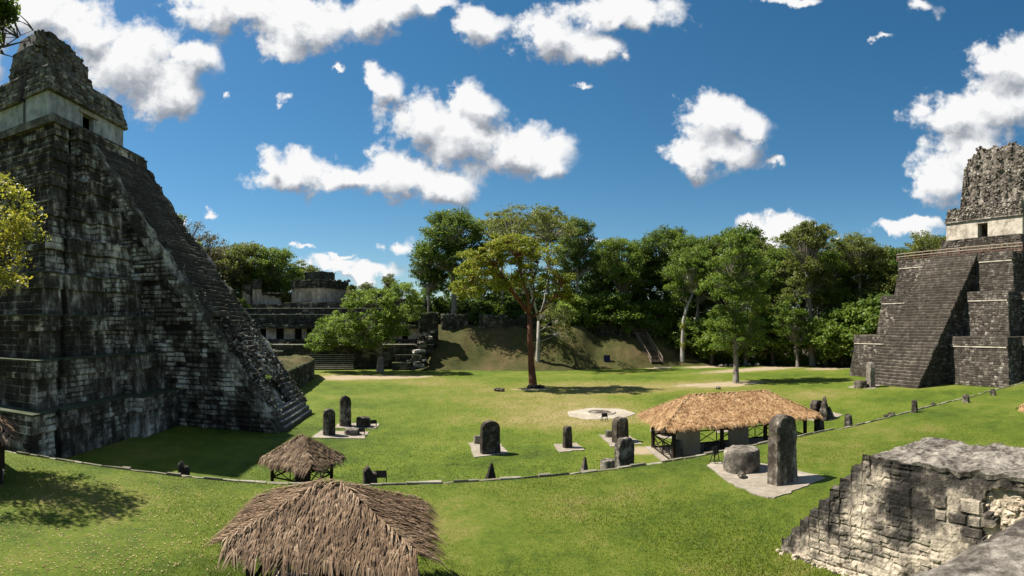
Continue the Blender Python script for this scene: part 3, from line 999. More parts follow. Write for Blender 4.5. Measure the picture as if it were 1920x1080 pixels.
# upper zone over the wall
mas = Masonry()
uz = MB()
def prismq(m, u0, u1, v0, v1, z0, z1, ins, tone=.4):
    lo = [T1(u0, v0, 0), T1(u0, v1, 0), T1(u1, v1, 0), T1(u1, v0, 0)][::-1]
    hi = [T1(u0 - ins, v0 + ins, 0), T1(u0 - ins, v1 - ins, 0), T1(u1 + ins, v1 - ins, 0), T1(u1 + ins, v0 + ins, 0)][::-1]
    m.prism(lo, z0, z1, tone, hi)
prismq(uz, UB + .35, UB - 3.2, VB0 - .3, VB1 + .4, zt, 34.7, .55)
prismq(uz, UB - 3.75, UB - 10, VB0 - .2, VB1 + .3, zt - .1, 34.6, .5)
prismq(uz, UB - 3.0, UB - 4.0, VB0 + .9, VB1 - .8, zt, 34.5, .3)
uzo = uz.build('upper_frieze', M['t1top'], t1)
e = .55
mas.face(T1(UB + .35, VB1 + .4, zt), T1(UB + .35, VB0 - .3, zt), T1(UB + .35 - e, VB0 - .3 + e, 34.7), T1(UB + .35 - e, VB1 + .4 - e, 34.7), .7, .4, uzo, .12, .06, miss=.12, seed=41)
mas.face(T1(UB + .35, VB0 - .3, zt), T1(UB - 3.2, VB0 - .3, zt), T1(UB - 3.2 + e, VB0 - .3 + e, 34.7), T1(UB + .35 - e, VB0 - .3 + e, 34.7), .7, .4, uzo, .12, .06, miss=.12, seed=42)
mas.face(T1(UB - 3.75, VB0 - .2, zt - .1), T1(UB - 10, VB0 - .2, zt - .1), T1(UB - 9.5, VB0 + .3, 34.6), T1(UB - 4.25, VB0 + .3, 34.6), .7, .4, uzo, .12, .06, miss=.12, seed=43)
prof = [(-7.3, 34.3), (-7.1, 36.0), (-6.9, 36.4), (-6.6, 38.9), (-6.0, 39.3), (-5.6, 40.8), (-4.6, 41.3), (-2.7, 41.5), (-1.2, 41.3), (.3, 41.4), (.6, 40.9), (1.9, 40.8), (2.2, 40.3), (3.1, 40.0), (3.3, 38.9), (4.0, 38.5), (4.2, 37.2), (5.0, 36.8), (5.3, 35.2), (5.9, 34.3)]
vs, fs = rough_prism(T1, prof, -29.8, -26.3, .34, 4.2, .36)
comb = link_mesh('roof_comb', vs, fs, M['t1top'], t1, [.4] * len(vs))
rnd = random.Random(77)
for i in range(900):     # uneven facing stones still holding on the comb
    v = rnd.uniform(-7.0, 5.0)
    zt_ = 34.3
    for (a, za), (b, zb_) in zip(prof, prof[1:]):
        if a <= v <= b: zt_ = za + (zb_ - za) * (v - a) / (b - a)
    z = rnd.uniform(34.4, zt_)
    c = T1(-26.3 - .06 * (z - 34.3) + .1 * rnd.random(), v, z)
    w_, h_ = rnd.uniform(.25, .6), rnd.uniform(.15, .3)
    q = [c + T1.v * (w_ * a) + Vector((0, 0, h_ * b_)) for a, b_ in ((.5, -.5), (-.5, -.5), (-.5, .5), (.5, .5))]
    mas.face(q[0], q[1], q[2], q[3], 2, 2, comb, .13, .06, seed=900 + i)
for i in range(500):
    t = rnd.random()
    z = 34.4 + 4.5 * rnd.random() ** 1.2
    vv_ = -7.2 + (z - 34.3) * .22
    c = T1(-26.6 - 3 * t, vv_ - .12, z)
    w_, h_ = rnd.uniform(.25, .6), rnd.uniform(.15, .3)
    q = [c + T1.u * (w_ * a) + Vector((0, 0, h_ * b_)) for a, b_ in ((.5, -.5), (-.5, -.5), (-.5, .5), (.5, .5))]
    mas.face(q[0], q[1], q[2], q[3], 2, 2, comb, .15, .07, seed=2900 + i)
mas.finish(t1, M['t1top'], 'comb_stone', 'comb_facing', 200)
# loose stones along the broken crest
cr = MB()
for i in range(160):
    v = rnd.uniform(-6.9, 5.2)
    zt_ = 34.3
    for (a, za), (b, zb_) in zip(prof, prof[1:]):
        if a <= v <= b: zt_ = za + (zb_ - za) * (v - a) / (b - a)
    cr.rock(T1(-26.7 - 2.6 * rnd.random(), v, zt_ + rnd.uniform(-.15, .05)), rnd.uniform(.15, .34), 8800 + i, .7)
tag(cr.build('crest_stones', M['t1top'], t1), kind='stuff')

# ---------------------------------------------------------------- the brown pyramid on the right
T2 = Frame((65.6, 44.2, 0), (-.9925, .122, 0), (.122, .9925, 0))     # u points out of the stair side, v away from the viewer
t2 = thing('stepped_temple', T2(-15, 0, 0), 'brown stepped pyramid with broad lit stairway and cream sanctuary, right', 'temple')
mas = Masonry()
Z2 = [0, 7.3, 14.4, 21.0]
FR2 = [(-7.4, 16.0), (-12.0, 13.6), (-15.6, 12.5)]
for k in range(3):
    u0, hv = FR2[k]
    z0, z1 = Z2[k], Z2[k + 1]
    za = z1 - 1.35
    zc = z1 - .0
    bat = .85
    def plan2(e):
        return [(u0 - e, -hv + e), (u0 - e, hv - e)]
    core = MB()
    def pr(ea, eb, h0, h1, tone):
        def poly(e):
            return [T2(u0 - 4.5 - e, -hv - 3.2 + e, 0), T2(u0 - 4.5 - e, -hv + e, 0), T2(u0 - e, -hv + e, 0), T2(u0 - e, hv - e, 0), T2(u0 - 3.5 - e, hv - e, 0), T2(u0 - 3.5 - e, hv + 2.0 - e, 0), T2(-48, hv + 2 - e, 0), T2(-48, -hv - 3.2 + e, 0)]
        core.prism(poly(ea), h0, h1, tone, poly(eb))
    pr(0, bat * .8, z0 - .05, za, .45)
    pr(bat * .8 - .22, bat * .8 - .05, za, z1 - .01, .5)
    tier = core.build('tier', M['t2'], t2)
    for (ea, eb, h0, h1, bh) in ((0, bat * .8, z0, za, .42), (bat * .8 - .22, bat * .8 - .05, za, z1, .45)):
        for (a0, b0, c0, d0, sd) in (((u0 - ea, -hv + ea), (u0 - ea, hv - ea), (u0 - eb, hv - eb), (u0 - eb, -hv + eb), 1),
                                     ((u0 - 4.5 - ea, -hv + ea), (u0 - ea, -hv + ea), (u0 - eb, -hv + eb), (u0 - 4.5 - eb, -hv + eb), 2),
                                     ((u0 - 4.5 - ea, -hv - 3.2 + ea), (u0 - 4.5 - ea, -hv + ea), (u0 - 4.5 - eb, -hv + eb), (u0 - 4.5 - eb, -hv - 3.2 + eb), 3),
                                     ((u0 - 20 - ea, -hv - 3.2 + ea), (u0 - 4.5 - ea, -hv - 3.2 + ea), (u0 - 4.5 - eb, -hv - 3.2 + eb), (u0 - 20 - eb, -hv - 3.2 + eb), 4),
                                     ((u0 - 3.5 - ea, hv - ea), (u0 - 3.5 - ea, hv + 2 - ea), (u0 - 3.5 - eb, hv + 2 - eb), (u0 - 3.5 - eb, hv - eb), 5)):
            # outside lies to +u when walking towards +v
            A, B, C_, D = T2(*b0, h0), T2(*a0, h0), T2(*d0, h1), T2(*c0, h1)
            hid = (lambda c: abs((c - T2.o).dot(T2.v)) < 5.0) if sd == 1 else None
            mas.face(A, B, C_, D, .72, bh * .8, tier, .045, .02, hole=hid, miss=.06, joint=.012, seed=k * 20 + sd)
    def lipbox(v0, v1):
        lip = MB()
        uo = u0 - bat * .8 + .08
        vs = [T2(u, v, z) for z in (za - .24, za - .015) for (u, v) in ((uo + .1, v0), (uo - .5, v0), (uo - .5, v1), (uo + .1, v1))]
        lip.add(vs, [(0, 1, 2, 3), (7, 6, 5, 4), (4, 5, 1, 0), (5, 6, 2, 1), (6, 7, 3, 2), (7, 4, 0, 3)], .9)
        lip.build('white_moulding', M['t2wall'], tier)
    lipbox(-hv + .75, -5.6); lipbox(5.6, hv - .75)
# stairway
SL2 = 21.0 / 16.4
def su2(z): return -z / SL2
ramp = MB()
prof2 = [(-.6, 0), (su2(21) - .6, 20.9), (-24, 20.9), (-24, 0)]
vsr = [T2(u, -5.0, z) for u, z in prof2] + [T2(u, 5.0, z) for u, z in prof2]
ramp.add(vsr, [(3, 2, 1, 0), (4, 5, 6, 7)] + [(i, (i + 1) % 4, (i + 1) % 4 + 4, i + 4) for i in range(4)], .4)
stair2 = ramp.build('stairway_core', M['t2'], t2)
rnd = random.Random(9)
nst = 46
hs = 21.0 / nst
for i in range(nst):
    m = MB()
    z1 = (i + 1) * hs
    un = su2(i * hs)
    half = 5.3 + rnd.uniform(-.08, .08)
    nseg = 14
    vv, ff = [], []
    for s in range(nseg + 1):
        v = -half + 2 * half * s / nseg
        j = .05 if i < 22 else .075
        dz, du = rnd.uniform(-j, j), rnd.uniform(-j, j) * 1.5
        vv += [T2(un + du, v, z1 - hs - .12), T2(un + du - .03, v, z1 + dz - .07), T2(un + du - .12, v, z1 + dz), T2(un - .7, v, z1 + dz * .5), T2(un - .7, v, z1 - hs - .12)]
    for s in range(nseg):
        a, b = s * 5, s * 5 + 5
        for q in range(4):
            ff.append((b + q, b + q + 1, a + q + 1, a + q))
    ff += [(0, 1, 2, 3, 4), tuple(nseg * 5 + q for q in (4, 3, 2, 1, 0))]
    kt = rnd.uniform(-.15, .15)
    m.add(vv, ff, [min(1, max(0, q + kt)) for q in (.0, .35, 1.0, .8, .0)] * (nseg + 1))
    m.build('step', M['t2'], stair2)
for k in range(7):
    z0, z1 = k * 3.0, k * 3.0 + 3.0
    mas.face(T2(su2(z0) - .25, -5.08, z0), T2(-22, -5.08, z0), T2(-22, -5.08, z1), T2(su2(z1) - .25, -5.08, z1), .9, .42, stair2, .08, .04, miss=.12, seed=500 + k)
mas.finish(t2, M['t2'])
# upper substructure and sanctuary
sub = MB()
def box2(m, u0, u1, v0, v1, z0, z1, ins=0.0, tone=.5):
    lo = [T2(u0, v0, 0), T2(u0, v1, 0), T2(u1, v1, 0), T2(u1, v0, 0)]
    hi = [T2(u0 - ins, v0 + ins, 0), T2(u0 - ins, v1 - ins, 0), T2(u1 + ins, v1 - ins, 0), T2(u1 + ins, v0 + ins, 0)]
    m.prism(lo, z0, z1, tone, hi)
box2(sub, -24.2, -44, -9.6, 9.6, 20.9, 23.6, .5, .45)
box2(sub, -25.2, -44, -9.0, 9.0, 23.55, 25.5, .4, .5)
subo = sub.build('summit_platform', M['t2'], t2)
mas = Masonry()
for (u_, hv, z0, z1, e) in ((-24.2, 9.6, 20.9, 23.6, .5), (-25.2, 9.0, 23.55, 25.5, .4)):
    mas.face(T2(u_, hv, z0), T2(u_, -hv, z0), T2(u_ - e, -hv + e, z1), T2(u_ - e, hv - e, z1), .7, .4, subo, .12, .07, miss=.15, seed=int(z0))
mas.finish(t2, M['t2'], 'platform_stone', 'platform_facing', 60)
for i in range(9):
    m = MB()
    z1 = 20.95 + (i + 1) * .5
    c = T2(-23.2 - i * .34, 0, z1 - .26)
    m.box(c, (.9, 3.0, .5), R(7), rnd.random(), .03)
    m.build('upper_step', M['t2'], subo)
wl = MB()
U2, H2 = -26.7, 8.4
z0, z1 = 25.45, 29.0
box2(wl, U2, U2 - 1.6, -H2, -1.1, z0, z1, 0, .6)
box2(wl, U2, U2 - 1.6, 1.1, H2, z0, z1, 0, .6)
box2(wl, U2 - .04, U2 - 1.6, -1.1, 1.1, z0 + 2.9, z1, 0, .55)
box2(wl, U2 - 1.6, U2 - 8, -H2 + .02, -H2 + 1.2, z0, z1, 0, .45)
box2(wl, U2 - 1.6, U2 - 8, H2 - 1.2, H2 - .02, z0, z1, 0, .45)
box2(wl, U2 - 3.2, U2 - 8, -H2 + 1.2, H2 - 1.2, z0, z1 - .02, 0, .3)
wo = wl.build('sanctuary_wall', M['t2wall'], t2)
MB().box(T2(U2 - 2.4, .5, z0 + 1.0), (.1, .9, 2.0), R(7)).build('door_screen', M['wood'], wo)
fz = MB()
box2(fz, U2 + .3, U2 - 8.5, -H2 - .3, H2 + .3, z1, z1 + .28, 0, .6)
box2(fz, U2 + .15, U2 - 8.5, -H2 - .15, H2 + .15, z1 + .28, z1 + 2.7, .35, .45)
fo = fz.build('upper_frieze', M['t2top'], t2)
mas = Masonry()
mas.face(T2(U2 + .15, H2 + .15, z1 + .3), T2(U2 + .15, -H2 - .15, z1 + .3), T2(U2 - .2, -H2 + .2, z1 + 2.9), T2(U2 - .2, H2 - .2, z1 + 2.9), .42, .34, fo, .18, .08, miss=.14, seed=61)
prof = [(-8.6, 31.4), (-8.5, 38), (-8.4, 42.3), (-7.2, 43.2), (-6.9, 42.5), (-5.6, 42.9), (-5.3, 43.8), (-4.4, 43.4), (-3.2, 43.6), (-2, 43.0), (-.8, 43.9), (.6, 43.3), (1.9, 43.5), (2.1, 44.0), (3.0, 43.8), (3.2, 42.6), (4.0, 42.9), (4.2, 41.9), (5.3, 41.8), (5.5, 40.4), (6.1, 40.2), (6.2, 38.5), (6.4, 36), (6.6, 33.5), (6.9, 31.4)]
vs, fs = rough_prism(T2, prof, -34.0, -29.2, .34, 9.1, .42)
fs = [q[::-1] for q in fs]
comb2 = link_mesh('roof_comb', vs, fs, M['t2top'], t2, [.45] * len(vs))
rnd = random.Random(78)
for i in range(1800):
    v = rnd.uniform(-8.3, 6.4)
    zt_ = 31.4
    for (a, za), (b, zb_) in zip(prof, prof[1:]):
        if a <= v <= b: zt_ = za + (zb_ - za) * (v - a) / (b - a)
    z = rnd.uniform(31.4, zt_)
    # deep vertical flutes in the eroded carving
    fl = .42 * math.sin(v * 2.6 + .6 * math.sin(z * .5)) + .25 * mnoise.noise(Vector((v, z, 3)))
    c = T2(-29.1 - .06 * (z - 31.4) + fl, v, z)
    w_, h_ = rnd.uniform(.25, .6), rnd.uniform(.2, .5)
    q = [c + T2.v * (w_ * a) + Vector((0, 0, h_ * b_)) for a, b_ in ((.5, -.5), (-.5, -.5), (-.5, .5), (.5, .5))]
    mas.face(q[0], q[1], q[2], q[3], 2, 2, comb2, .10, .05, seed=9900 + i)
mas.finish(t2, M['t2top'], 'comb_stone', 'comb_facing', 200)
cr = MB()
for i in range(70):
    v = rnd.uniform(-8.2, 6.3)
    zt_ = 31.4
    for (a, za), (b, zb_) in zip(prof, prof[1:]):
        if a <= v <= b: zt_ = za + (zb_ - za) * (v - a) / (b - a)
    cr.rock(T2(-29.6 - 4 * rnd.random(), v, zt_ + rnd.uniform(-.1, .2)), rnd.uniform(.2, .55), 18800 + i, .8)
tag(cr.build('crest_stones', M['t2top'], t2), kind='stuff')

# wooden railing round the upper landing
rl = thing('landing_railing', T2(su2(21) - .8, 0, 21), 'red-brown wooden railing along the landing above the right stairway', 'railing')
vpts = [12.6 - 2.0 * i for i in range(14)]
ur = -16.7
for v in vpts:
    MB().beam(T2(ur, v, 20.95), T2(ur, v, 22.35), .16).build('post', M['rail'], rl)
for (z, mt) in ((22.3, 'railpale'), (21.8, 'railpale'), (21.35, 'rail')):
    for a, b in zip(vpts[:-1], vpts[1:]):
        MB().beam(T2(ur + .07, a + .03, z), T2(ur + .07, b - .03, z + rnd.uniform(-.02, .02)), .09, .13).build('rail', M[mt], rl)
MB().beam(T2(ur - .2, 12.6, 20.99), T2(ur - .2, -13.5, 20.99), .6, .06).build('deck_board', M['rail'], rl)

# ---------------------------------------------------------------- foreground ruin with broken stair, bottom right
RX0, RX1 = 12.5, 15.6
fr_ = thing('ruined_stair_block', (14, 6, TER), 'eroded beige stone stair block with dark top in the right foreground', 'ruin')
ZT = 5.22
YF, YT = 12.75, 9.0            # foot and head of its broken stair
nst = 9
hs = (ZT - TER) / nst
run = (YF - YT) / nst
m = MB()
m.prism([(RX0 + .5, -4), (RX1 - .1, -4), (RX1 - .1, YT), (RX0 + .5, YT)], TER - .1, ZT - .16, .5)
for i in range(nst - 1):
    z = TER + hs * (i + 1)
    y1 = YF - run * i - .15
    m.prism([(RX0 + .5, YT - .1), (RX1 - .5, YT - .1), (RX1 - .5, y1), (RX0 + .5, y1)], TER - .1 + i * hs, z - .1, .5)
core = m.build('rubble_core', M['fill'], fr_)
rnd = random.Random(31)
def top_at(y):
    if y <= YT: return ZT - .06
    return TER + hs * max(1, math.floor((YF - y) / run) + 1)
def wear(y, z):
    """lichen-dark towards exposed upper edges and in stains, bare stone low down; 0 dark .. 1 pale"""
    ramp_top = ZT if y <= YT else TER + (YF - y) / (YF - YT) * (ZT - TER) + .25
    dpt = ramp_top - z
    k = .5 + .34 * fbm(y * .8, z * .8, 2.5, 4) + .2 * fbm(y * 2.5, z * 2.5, 6, 3)
    k += .20 * min(1, max(0, (dpt - .75) / 1.2)) - .28 * max(0, 1 - dpt / .6)
    band = math.exp(-((y - 7.9 - .15 * math.sin(z * 2)) / .42) ** 2)
    k -= .34 * band
    if y < 7.6: k -= .20 * min(1, (7.6 - y) / .5) * (1 if z > TER + .9 else .2)
    return min(1, max(0, k))
def cav(y, z):
    e = .28 * fbm(y * 1.3, z * 1.6, 4, 3)
    return (y < 5.45 + e * 2 and 3.45 + e < z < 4.72 + e * .6)
def face_x(y, z):
    x = RX0 + .05 * fbm(y * .7, z * .9, 1.1, 4) + .035 * fbm(y * 3.1, z * 3.6, 5.0, 4)
    # courses worn back along their joints
    row = z / .33 + .25 * fbm(y * .5, 0, 3, 2)
    jz = abs(row - round(row)) * .33
    off = (math.floor(row + .5) % 2) * .31
    col = (y + off + .1 * fbm(z, y * .3, 8, 2)) / .62
    jy = abs(col - round(col)) * .62
    mask = max(0, min(1, .5 + 1.6 * fbm(y * .55, z * .6, 9.4, 3)))
    if jz < .035 or jy < .025: x += .045 * mask
    cell = mnoise.cell(Vector((math.floor(row + .5) * 1.37, math.floor(col + .5) * 2.1, 4.0)))
    x += .04 * mask * cell
    if cav(y, z): x += .15 + .08 * fbm(y * 2, z * 2, 3, 4)
    if y < 7.75: x += .05
    return x
NY, NZ = 250, 58
vs, fs, tn = [], [], []
y0, y1 = YF, -3.5
for j in range(NZ + 1):
    for i in range(NY + 1):
        f = i / NY
        y = y0 + (y1 - y0) * (f ** 1.25)
        zt = top_at(y)
        z = TER - .05 + (zt - TER + .05) * j / NZ
        vs.append((face_x(y, z), y, z)); tn.append(wear(y, z))
f1_, f2_ = [], []
for j in range(NZ):
    for i in range(NY):
        k = j * (NY + 1) + i
        q = (k, k + 1, k + NY + 2, k + NY + 1)
        c = vs[k]
        (f2_ if cav(c[1], c[2]) else f1_).append(q)
def submesh(nm, faces, mat):
    used_ = sorted({i for q in faces for i in q}); mp = {a_: b_ for b_, a_ in enumerate(used_)}
    return link_mesh(nm, [vs[i] for i in used_], [tuple(mp[i] for i in q) for q in faces], M[mat], fr_, [tn[i] for i in used_])
wallo = submesh('weathered_face', f1_, 'ruin')
submesh('exposed_core', f2_, 'fill')
# dressed stones that still stand out of the worn face
mas = Masonry()
def tfw(c, r): return min(1, max(0, wear(c.y, c.z) + r.uniform(-.12, .12)))
for (ya, yb, za, zb_, bw, bh) in ((7.6, 5.7, 2.7, 3.45, .62, .38), (7.0, 5.6, 3.45, 4.5, .6, .36), (7.5, 4.6, 1.9, 2.7, .5, .30), (5.6, 2.5, 2.9, 3.45, .6, .3), (9.6, 8.4, 2.6, 3.9, .4, .2), (10.6, 8.5, 2.2, 2.9, .4, .2), (9.3, 8.3, 3.9, 4.8, .42, .24)):
    mas.face((RX0 + .05, ya, za), (RX0 + .05, yb, za), (RX0 + .05, yb, zb_), (RX0 + .05, ya, zb_), bw, bh, wallo, .03, .015, hole=lambda c: mnoise.noise(c * .9) < -.12 or cav(c.y, c.z), miss=.12, seed=int(ya * 100 + za), var=.45, joint=.012, tonefn=tfw)
mas.finish(fr_, M['ruin'], 'wall_stone', 'wall_facing', 200)
fst = MB()
for i in range(120):
    yy, zz = rnd.uniform(1.5, 5.6), rnd.uniform(3.5, 4.6)
    if cav(yy, zz): fst.rock((face_x(yy, zz) + .02, yy, zz), rnd.uniform(.05, .17), 100 + i, .8)
tag(fst.build('core_stones', M['fill'], fr_), kind='stuff')
# overhanging plaster cap
def capz(x, y):
    return ZT + .13 * fbm(x * .9, y * .9, 4, 5) + .06 * fbm(x * 3, y * 3, 8, 4) - .05 * max(0, fbm(x * 1.6, y * 1.6, 12, 3))
def capf(s, t):
    y = YT + .12 - s * 12.8 + .14 * fbm(s * 20, t, 2)
    x0 = RX0 - .02 + .07 * fbm(y * 1.7, 0, 5, 4); x1 = RX1 + .25 * fbm(y * 1.2, 3, 5, 4)
    x = x0 + (x1 - x0) * t
    return (x, y, capz(x, y))
vs, fs = grid_patch(120, 30, capf)
nb = len(vs)
W_ = 121
for i in range(W_):           # skirt: ragged underside on the near side and both ends
    x, y, z = vs[i]
    vs.append((x + .05, y, z - .10 - .14 * abs(fbm(y * 2.3, 1, 2, 3))))
for i in range(W_):
    x, y, z = vs[30 * W_ + i]
    vs.append((x, y, z - .4))
for i in range(W_ - 1):
    fs.append((i, i + 1, nb + i + 1, nb + i))
    fs.append((30 * W_ + i, 30 * W_ + i + 1, nb + W_ + i + 1, nb + W_ + i))
e0 = len(vs)
for j in range(31):
    x, y, z = vs[j * W_]
    vs.append((x, y - .02, z - .42))
for j in range(30):
    fs.append((j * W_, (j + 1) * W_, e0 + j + 1, e0 + j))
link_mesh('plaster_cap', vs, fs, M['ruintop'], fr_, [.5] * len(vs))
for i in range(nst - 1):      # the steps, each a slab broken at its near end
    z1 = TER + hs * (i + 1)
    y1 = YF - run * i
    m = MB()
    nseg = 16
    vv, ff = [], []
    for s in range(nseg + 1):
        x = RX0 + .03 + .05 * rnd.random() * (s == 0) + (RX1 - .5 - RX0) * s / nseg
        j = .055
        du, dz = rnd.uniform(-j, j), rnd.uniform(-j, j) - (.06 if s == 0 else 0)
        vv += [(x, y1 + du, z1 - hs - .03), (x, y1 + du - .02, z1 + dz - .05), (x, y1 + du - .08, z1 + dz), (x, y1 - .75, z1 + dz), (x, y1 - .75, z1 - .28)]
    for s in range(nseg):
        a, b = s * 5, s * 5 + 5
        for q in range(4): ff.append((a + q, a + q + 1, b + q + 1, b + q))
    ff += [(4, 3, 2, 1, 0), tuple(nseg * 5 + q for q in range(5))]
    m.add(vv, ff, [min(1, max(0, .3 + .3 * rnd.random() - (.2 if q in (1, 2) else 0))) for s in range(nseg + 1) for q in range(5)])
    m.build('step', M['ruin'], fr_)
# loose rubble and weeds at its foot
ft = MB()
for i in range(120):
    y = rnd.uniform(6.5, 12.8)
    ft.rock((RX0 - abs(rnd.gauss(0, .12)), y, TER + .0), rnd.uniform(.04, .11), 300 + i, .7)
tag(ft.build('fallen_stones', M['ruin'], fr_), kind='stuff')

# ---------------------------------------------------------------- plastered platform edge right beside the viewer
pp_ = thing('plastered_parapet', (8, 1, 6), 'grey weathered plaster parapet top nearest the viewer, bottom right corner', 'parapet')
def parf(s, t):
    x = 3.2 + s * 8.5
    y = -2.0 + t * (5.86 - .214 * x + .07 * fbm(x * 1.5, 2, 1)) + (.0 if t < 1 else .05 * fbm(x * 6, 1, 4))
    drop = .10 * max(0, (t - .92) / .08) ** 2
    return (x, y, 6.5 + .035 * fbm(x * 1.1, y * 1.1, 6, 5) + .012 * fbm(x * 7, y * 7, 2, 3) - drop)
vs, fs = grid_patch(110, 60, parf)
nb = len(vs)
for i in range(111):
    x, y, z = vs[60 * 111 + i]
    vs.append((x, y - .06, TER - .1))
for i in range(110):
    fs.append((60 * 111 + i, 60 * 111 + i + 1, nb + i + 1, nb + i))
nb = len(vs)
for j in range(61):
    x, y, z = vs[j * 111]
    vs.append((x, y, TER - .1))
for j in range(60):
    fs.append((j * 111, (j + 1) * 111, nb + j + 1, nb + j))
link_mesh('plaster_top', vs, fs, M['ruintop'], pp_, [.5] * len(vs))

# ---------------------------------------------------------------- far palace (terraces and long buildings behind the left tree)
def bp(px, d, z): return ray(px, d, z)
ac = thing('palace_ruin', ray(560, 118, 0), 'dark mossy terraced palace ruin with doorways behind the leafy lawn tree', 'ruin')
def slabbox(m, px0, px1, d0, d1, z0, z1, tone=.5, seg=1):
    a, b = bp(px0, d0, 0), bp(px1, d0, 0)
    c, e = bp(px1, d1, 0), bp(px0, d1, 0)
    m.prism([a, b, c, e], z0, z1, tone)
mas = Masonry()
def terrace(name, px0, px1, d0, d1, z0, z1, mat='acro', bw=1.3, bh=.6, ledge=True, par=None):
    m = MB()
    slabbox(m, px0, px1, d0, d1, z0, z1, .45)
    o = m.build(name, M[mat], par or ac)
    mas.face(bp(px0, d0, z0), bp(px1, d0, z0), bp(px1, d0, z1), bp(px0, d0, z1), bw, bh, o, .08, .03, miss=.1, seed=int(px0 + d0 * 7 + z1))
    if ledge:
        m = MB()
        slabbox(m, px0 - 1, px1 + 1, d0 - .35, d0 + 1.2, z1, z1 + .16, .7)
        m.build('ledge', M['ledge'], o)
    return o
low = terrace('lower_terrace', 440, 812, 112, 126, 0, 4.9)
terrace('side_terrace', 455, 530, 109.6, 112, 0, 3.6)
terrace('corner_terrace', 470, 512, 107.5, 109.6, 0, 2.4)
# right hand lower terraces (behind the tree)
terrace('step_terrace', 742, 792, 109, 112, 0, 3.0, ledge=False)
terrace('step_terrace', 735, 770, 107, 109, 0, 1.5, ledge=False)
mid = terrace('middle_terrace', 438, 806, 119.8, 126, 5.05, 5.9, ledge=False)
# range of rooms with doorways
DOORS = [(488, 499), (518, 532), (553, 566), (575, 584), (601, 612), (640, 652), (676, 688), (716, 728), (754, 765)]
rooms = MB()
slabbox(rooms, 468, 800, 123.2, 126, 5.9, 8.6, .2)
rooms.build('room_back_wall', M['dark'], ac)  # dark colour paints the gloom seen through the doorways
pxs = [468]
for a, b in DOORS: pxs += [a, b]
pxs.append(800)
for i in range(0, len(pxs), 2):
    m = MB()
    slabbox(m, pxs[i], pxs[i + 1], 120.6, 121.8, 5.9, 8.25, .3 + .4 * (i < 8))
    m.build('door_pier', M['acrowall'], ac)
m = MB()
slabbox(m, 464, 804, 120.3, 126, 8.25, 9.1, .4)
ro = m.build('lintel_band', M['acro'], ac)
mas.face(bp(464, 120.3, 8.25), bp(804, 120.3, 8.25), bp(804, 120.3, 9.1), bp(464, 120.3, 9.1), 1.2, .42, ro, .1, .04, miss=.1, seed=3)
terrace('roof_terrace', 448, 760, 123, 134, 9.1, 11.4)
terrace('roof_terrace', 448, 730, 126, 136, 11.4, 12.9)
up = terrace('upper_base', 532, 690, 129, 140, 12.9, 14.6, ledge=False)
terrace('upper_base', 456, 532, 130, 140, 12.9, 14.2, ledge=False)
# upper building, two faces meeting at a corner
def quadwall(m, p, q, z0, z1, th=1.0, tone=.5):
    p, q = Vector((p.x, p.y, 0)), Vector((q.x, q.y, 0))
    n = (q - p).normalized()
    n = Vector((-n.y, n.x, 0)) * th
    m.prism([p, q, q + n, p + n], z0, z1, tone)
ub = MB()
cA, cB, cC = ray(547, 134, 0), ray(600, 130.5, 0), ray(652, 138, 0)
quadwall(ub, cA, cB, 14.6, 18.2, 1.2, .45); quadwall(ub, cB, cC, 14.6, 18.2, 1.2, .75)
wo = ub.build('upper_wall', M['acrowall'], ac)
ub = MB()
for (p, q) in ((cA, cB), (cB, cC)):
    dn = (q - p).normalized(); dn = Vector((dn.y, -dn.x, 0)) * .35
    quadwall(ub, p + dn, q + dn, 18.2, 20.2, 1.8, .4)
fo = ub.build('upper_frieze', M['acro'], ac)
for (p, q) in ((cA, cB), (cB, cC)):
    dn = (q - p).normalized(); dn = Vector((dn.y, -dn.x, 0)) * .35
    mas.face(p + dn + Vector((0, 0, 18.2)), q + dn + Vector((0, 0, 18.2)), q + dn + Vector((0, 0, 20.2)), p + dn + Vector((0, 0, 20.2)), .8, .5, fo, .12, .06, miss=.1, seed=19)
ub = MB()
p, q, r = ray(572, 135, 0), ray(606, 133, 0), ray(628, 138.5, 0)
quadwall(ub, p, q, 20.2, 22.4, 1.2, .4); quadwall(ub, q, r, 20.2, 22.5, 1.2, .6)
ub.build('roof_comb', M['acro'], ac)
# ruined left building with leaning columns of wall
ub = MB()
for (x0, x1, z, tn, d) in ((456, 470, 17.6, .4, 133), (474, 490, 18.2, .55, 132.2), (490, 503, 17.0, .8, 133.6), (503, 516, 16.4, .7, 134.4), (516, 528, 16.0, .6, 135)):
    quadwall(ub, ray(x0, d, 0), ray(x1, d + .5, 0), 14.2, z, 1.0, tn)
ub.build('broken_wall', M['acrowall'], ac)
ub = MB()
for (x0, x1, z0, z1, d) in ((455, 471, 17.4, 19.2, 133), (473, 491, 18.0, 20.4, 132.2)):
    quadwall(ub, ray(x0, d - .3, 0), ray(x1, d - .3, 0), z0, z1, 1.4, .4)
ub.build('broken_frieze', M['acro'], ac)
# right wing, mostly behind the trees
terrace('right_wing', 640, 800, 130, 140, 11.4, 15.4, ledge=False)
terrace('right_wing', 652, 735, 134, 142, 15.4, 17.6, ledge=False)
# broad stairway
for i in range(13):
    z1 = 4.9 * (i + 1) / 13
    d0 = 107.6 + i * .36
    m = MB()
    slabbox(m, 573 + (i > 6), 663, d0, d0 + 1.2, max(0, z1 - .55), z1 - .1, .4)
    so = m.build('step', M['acro'], low)
    m = MB()
    slabbox(m, 573 + (i > 6), 663, d0 - .06, d0 + 1.2, z1 - .1, z1, .6 + .3 * random.random())
    m.build('tread', M['ledge'], low)  # pale treads put the missing sunlight on the steps into their colour
mas.finish(ac, M['acro'], limit=120)
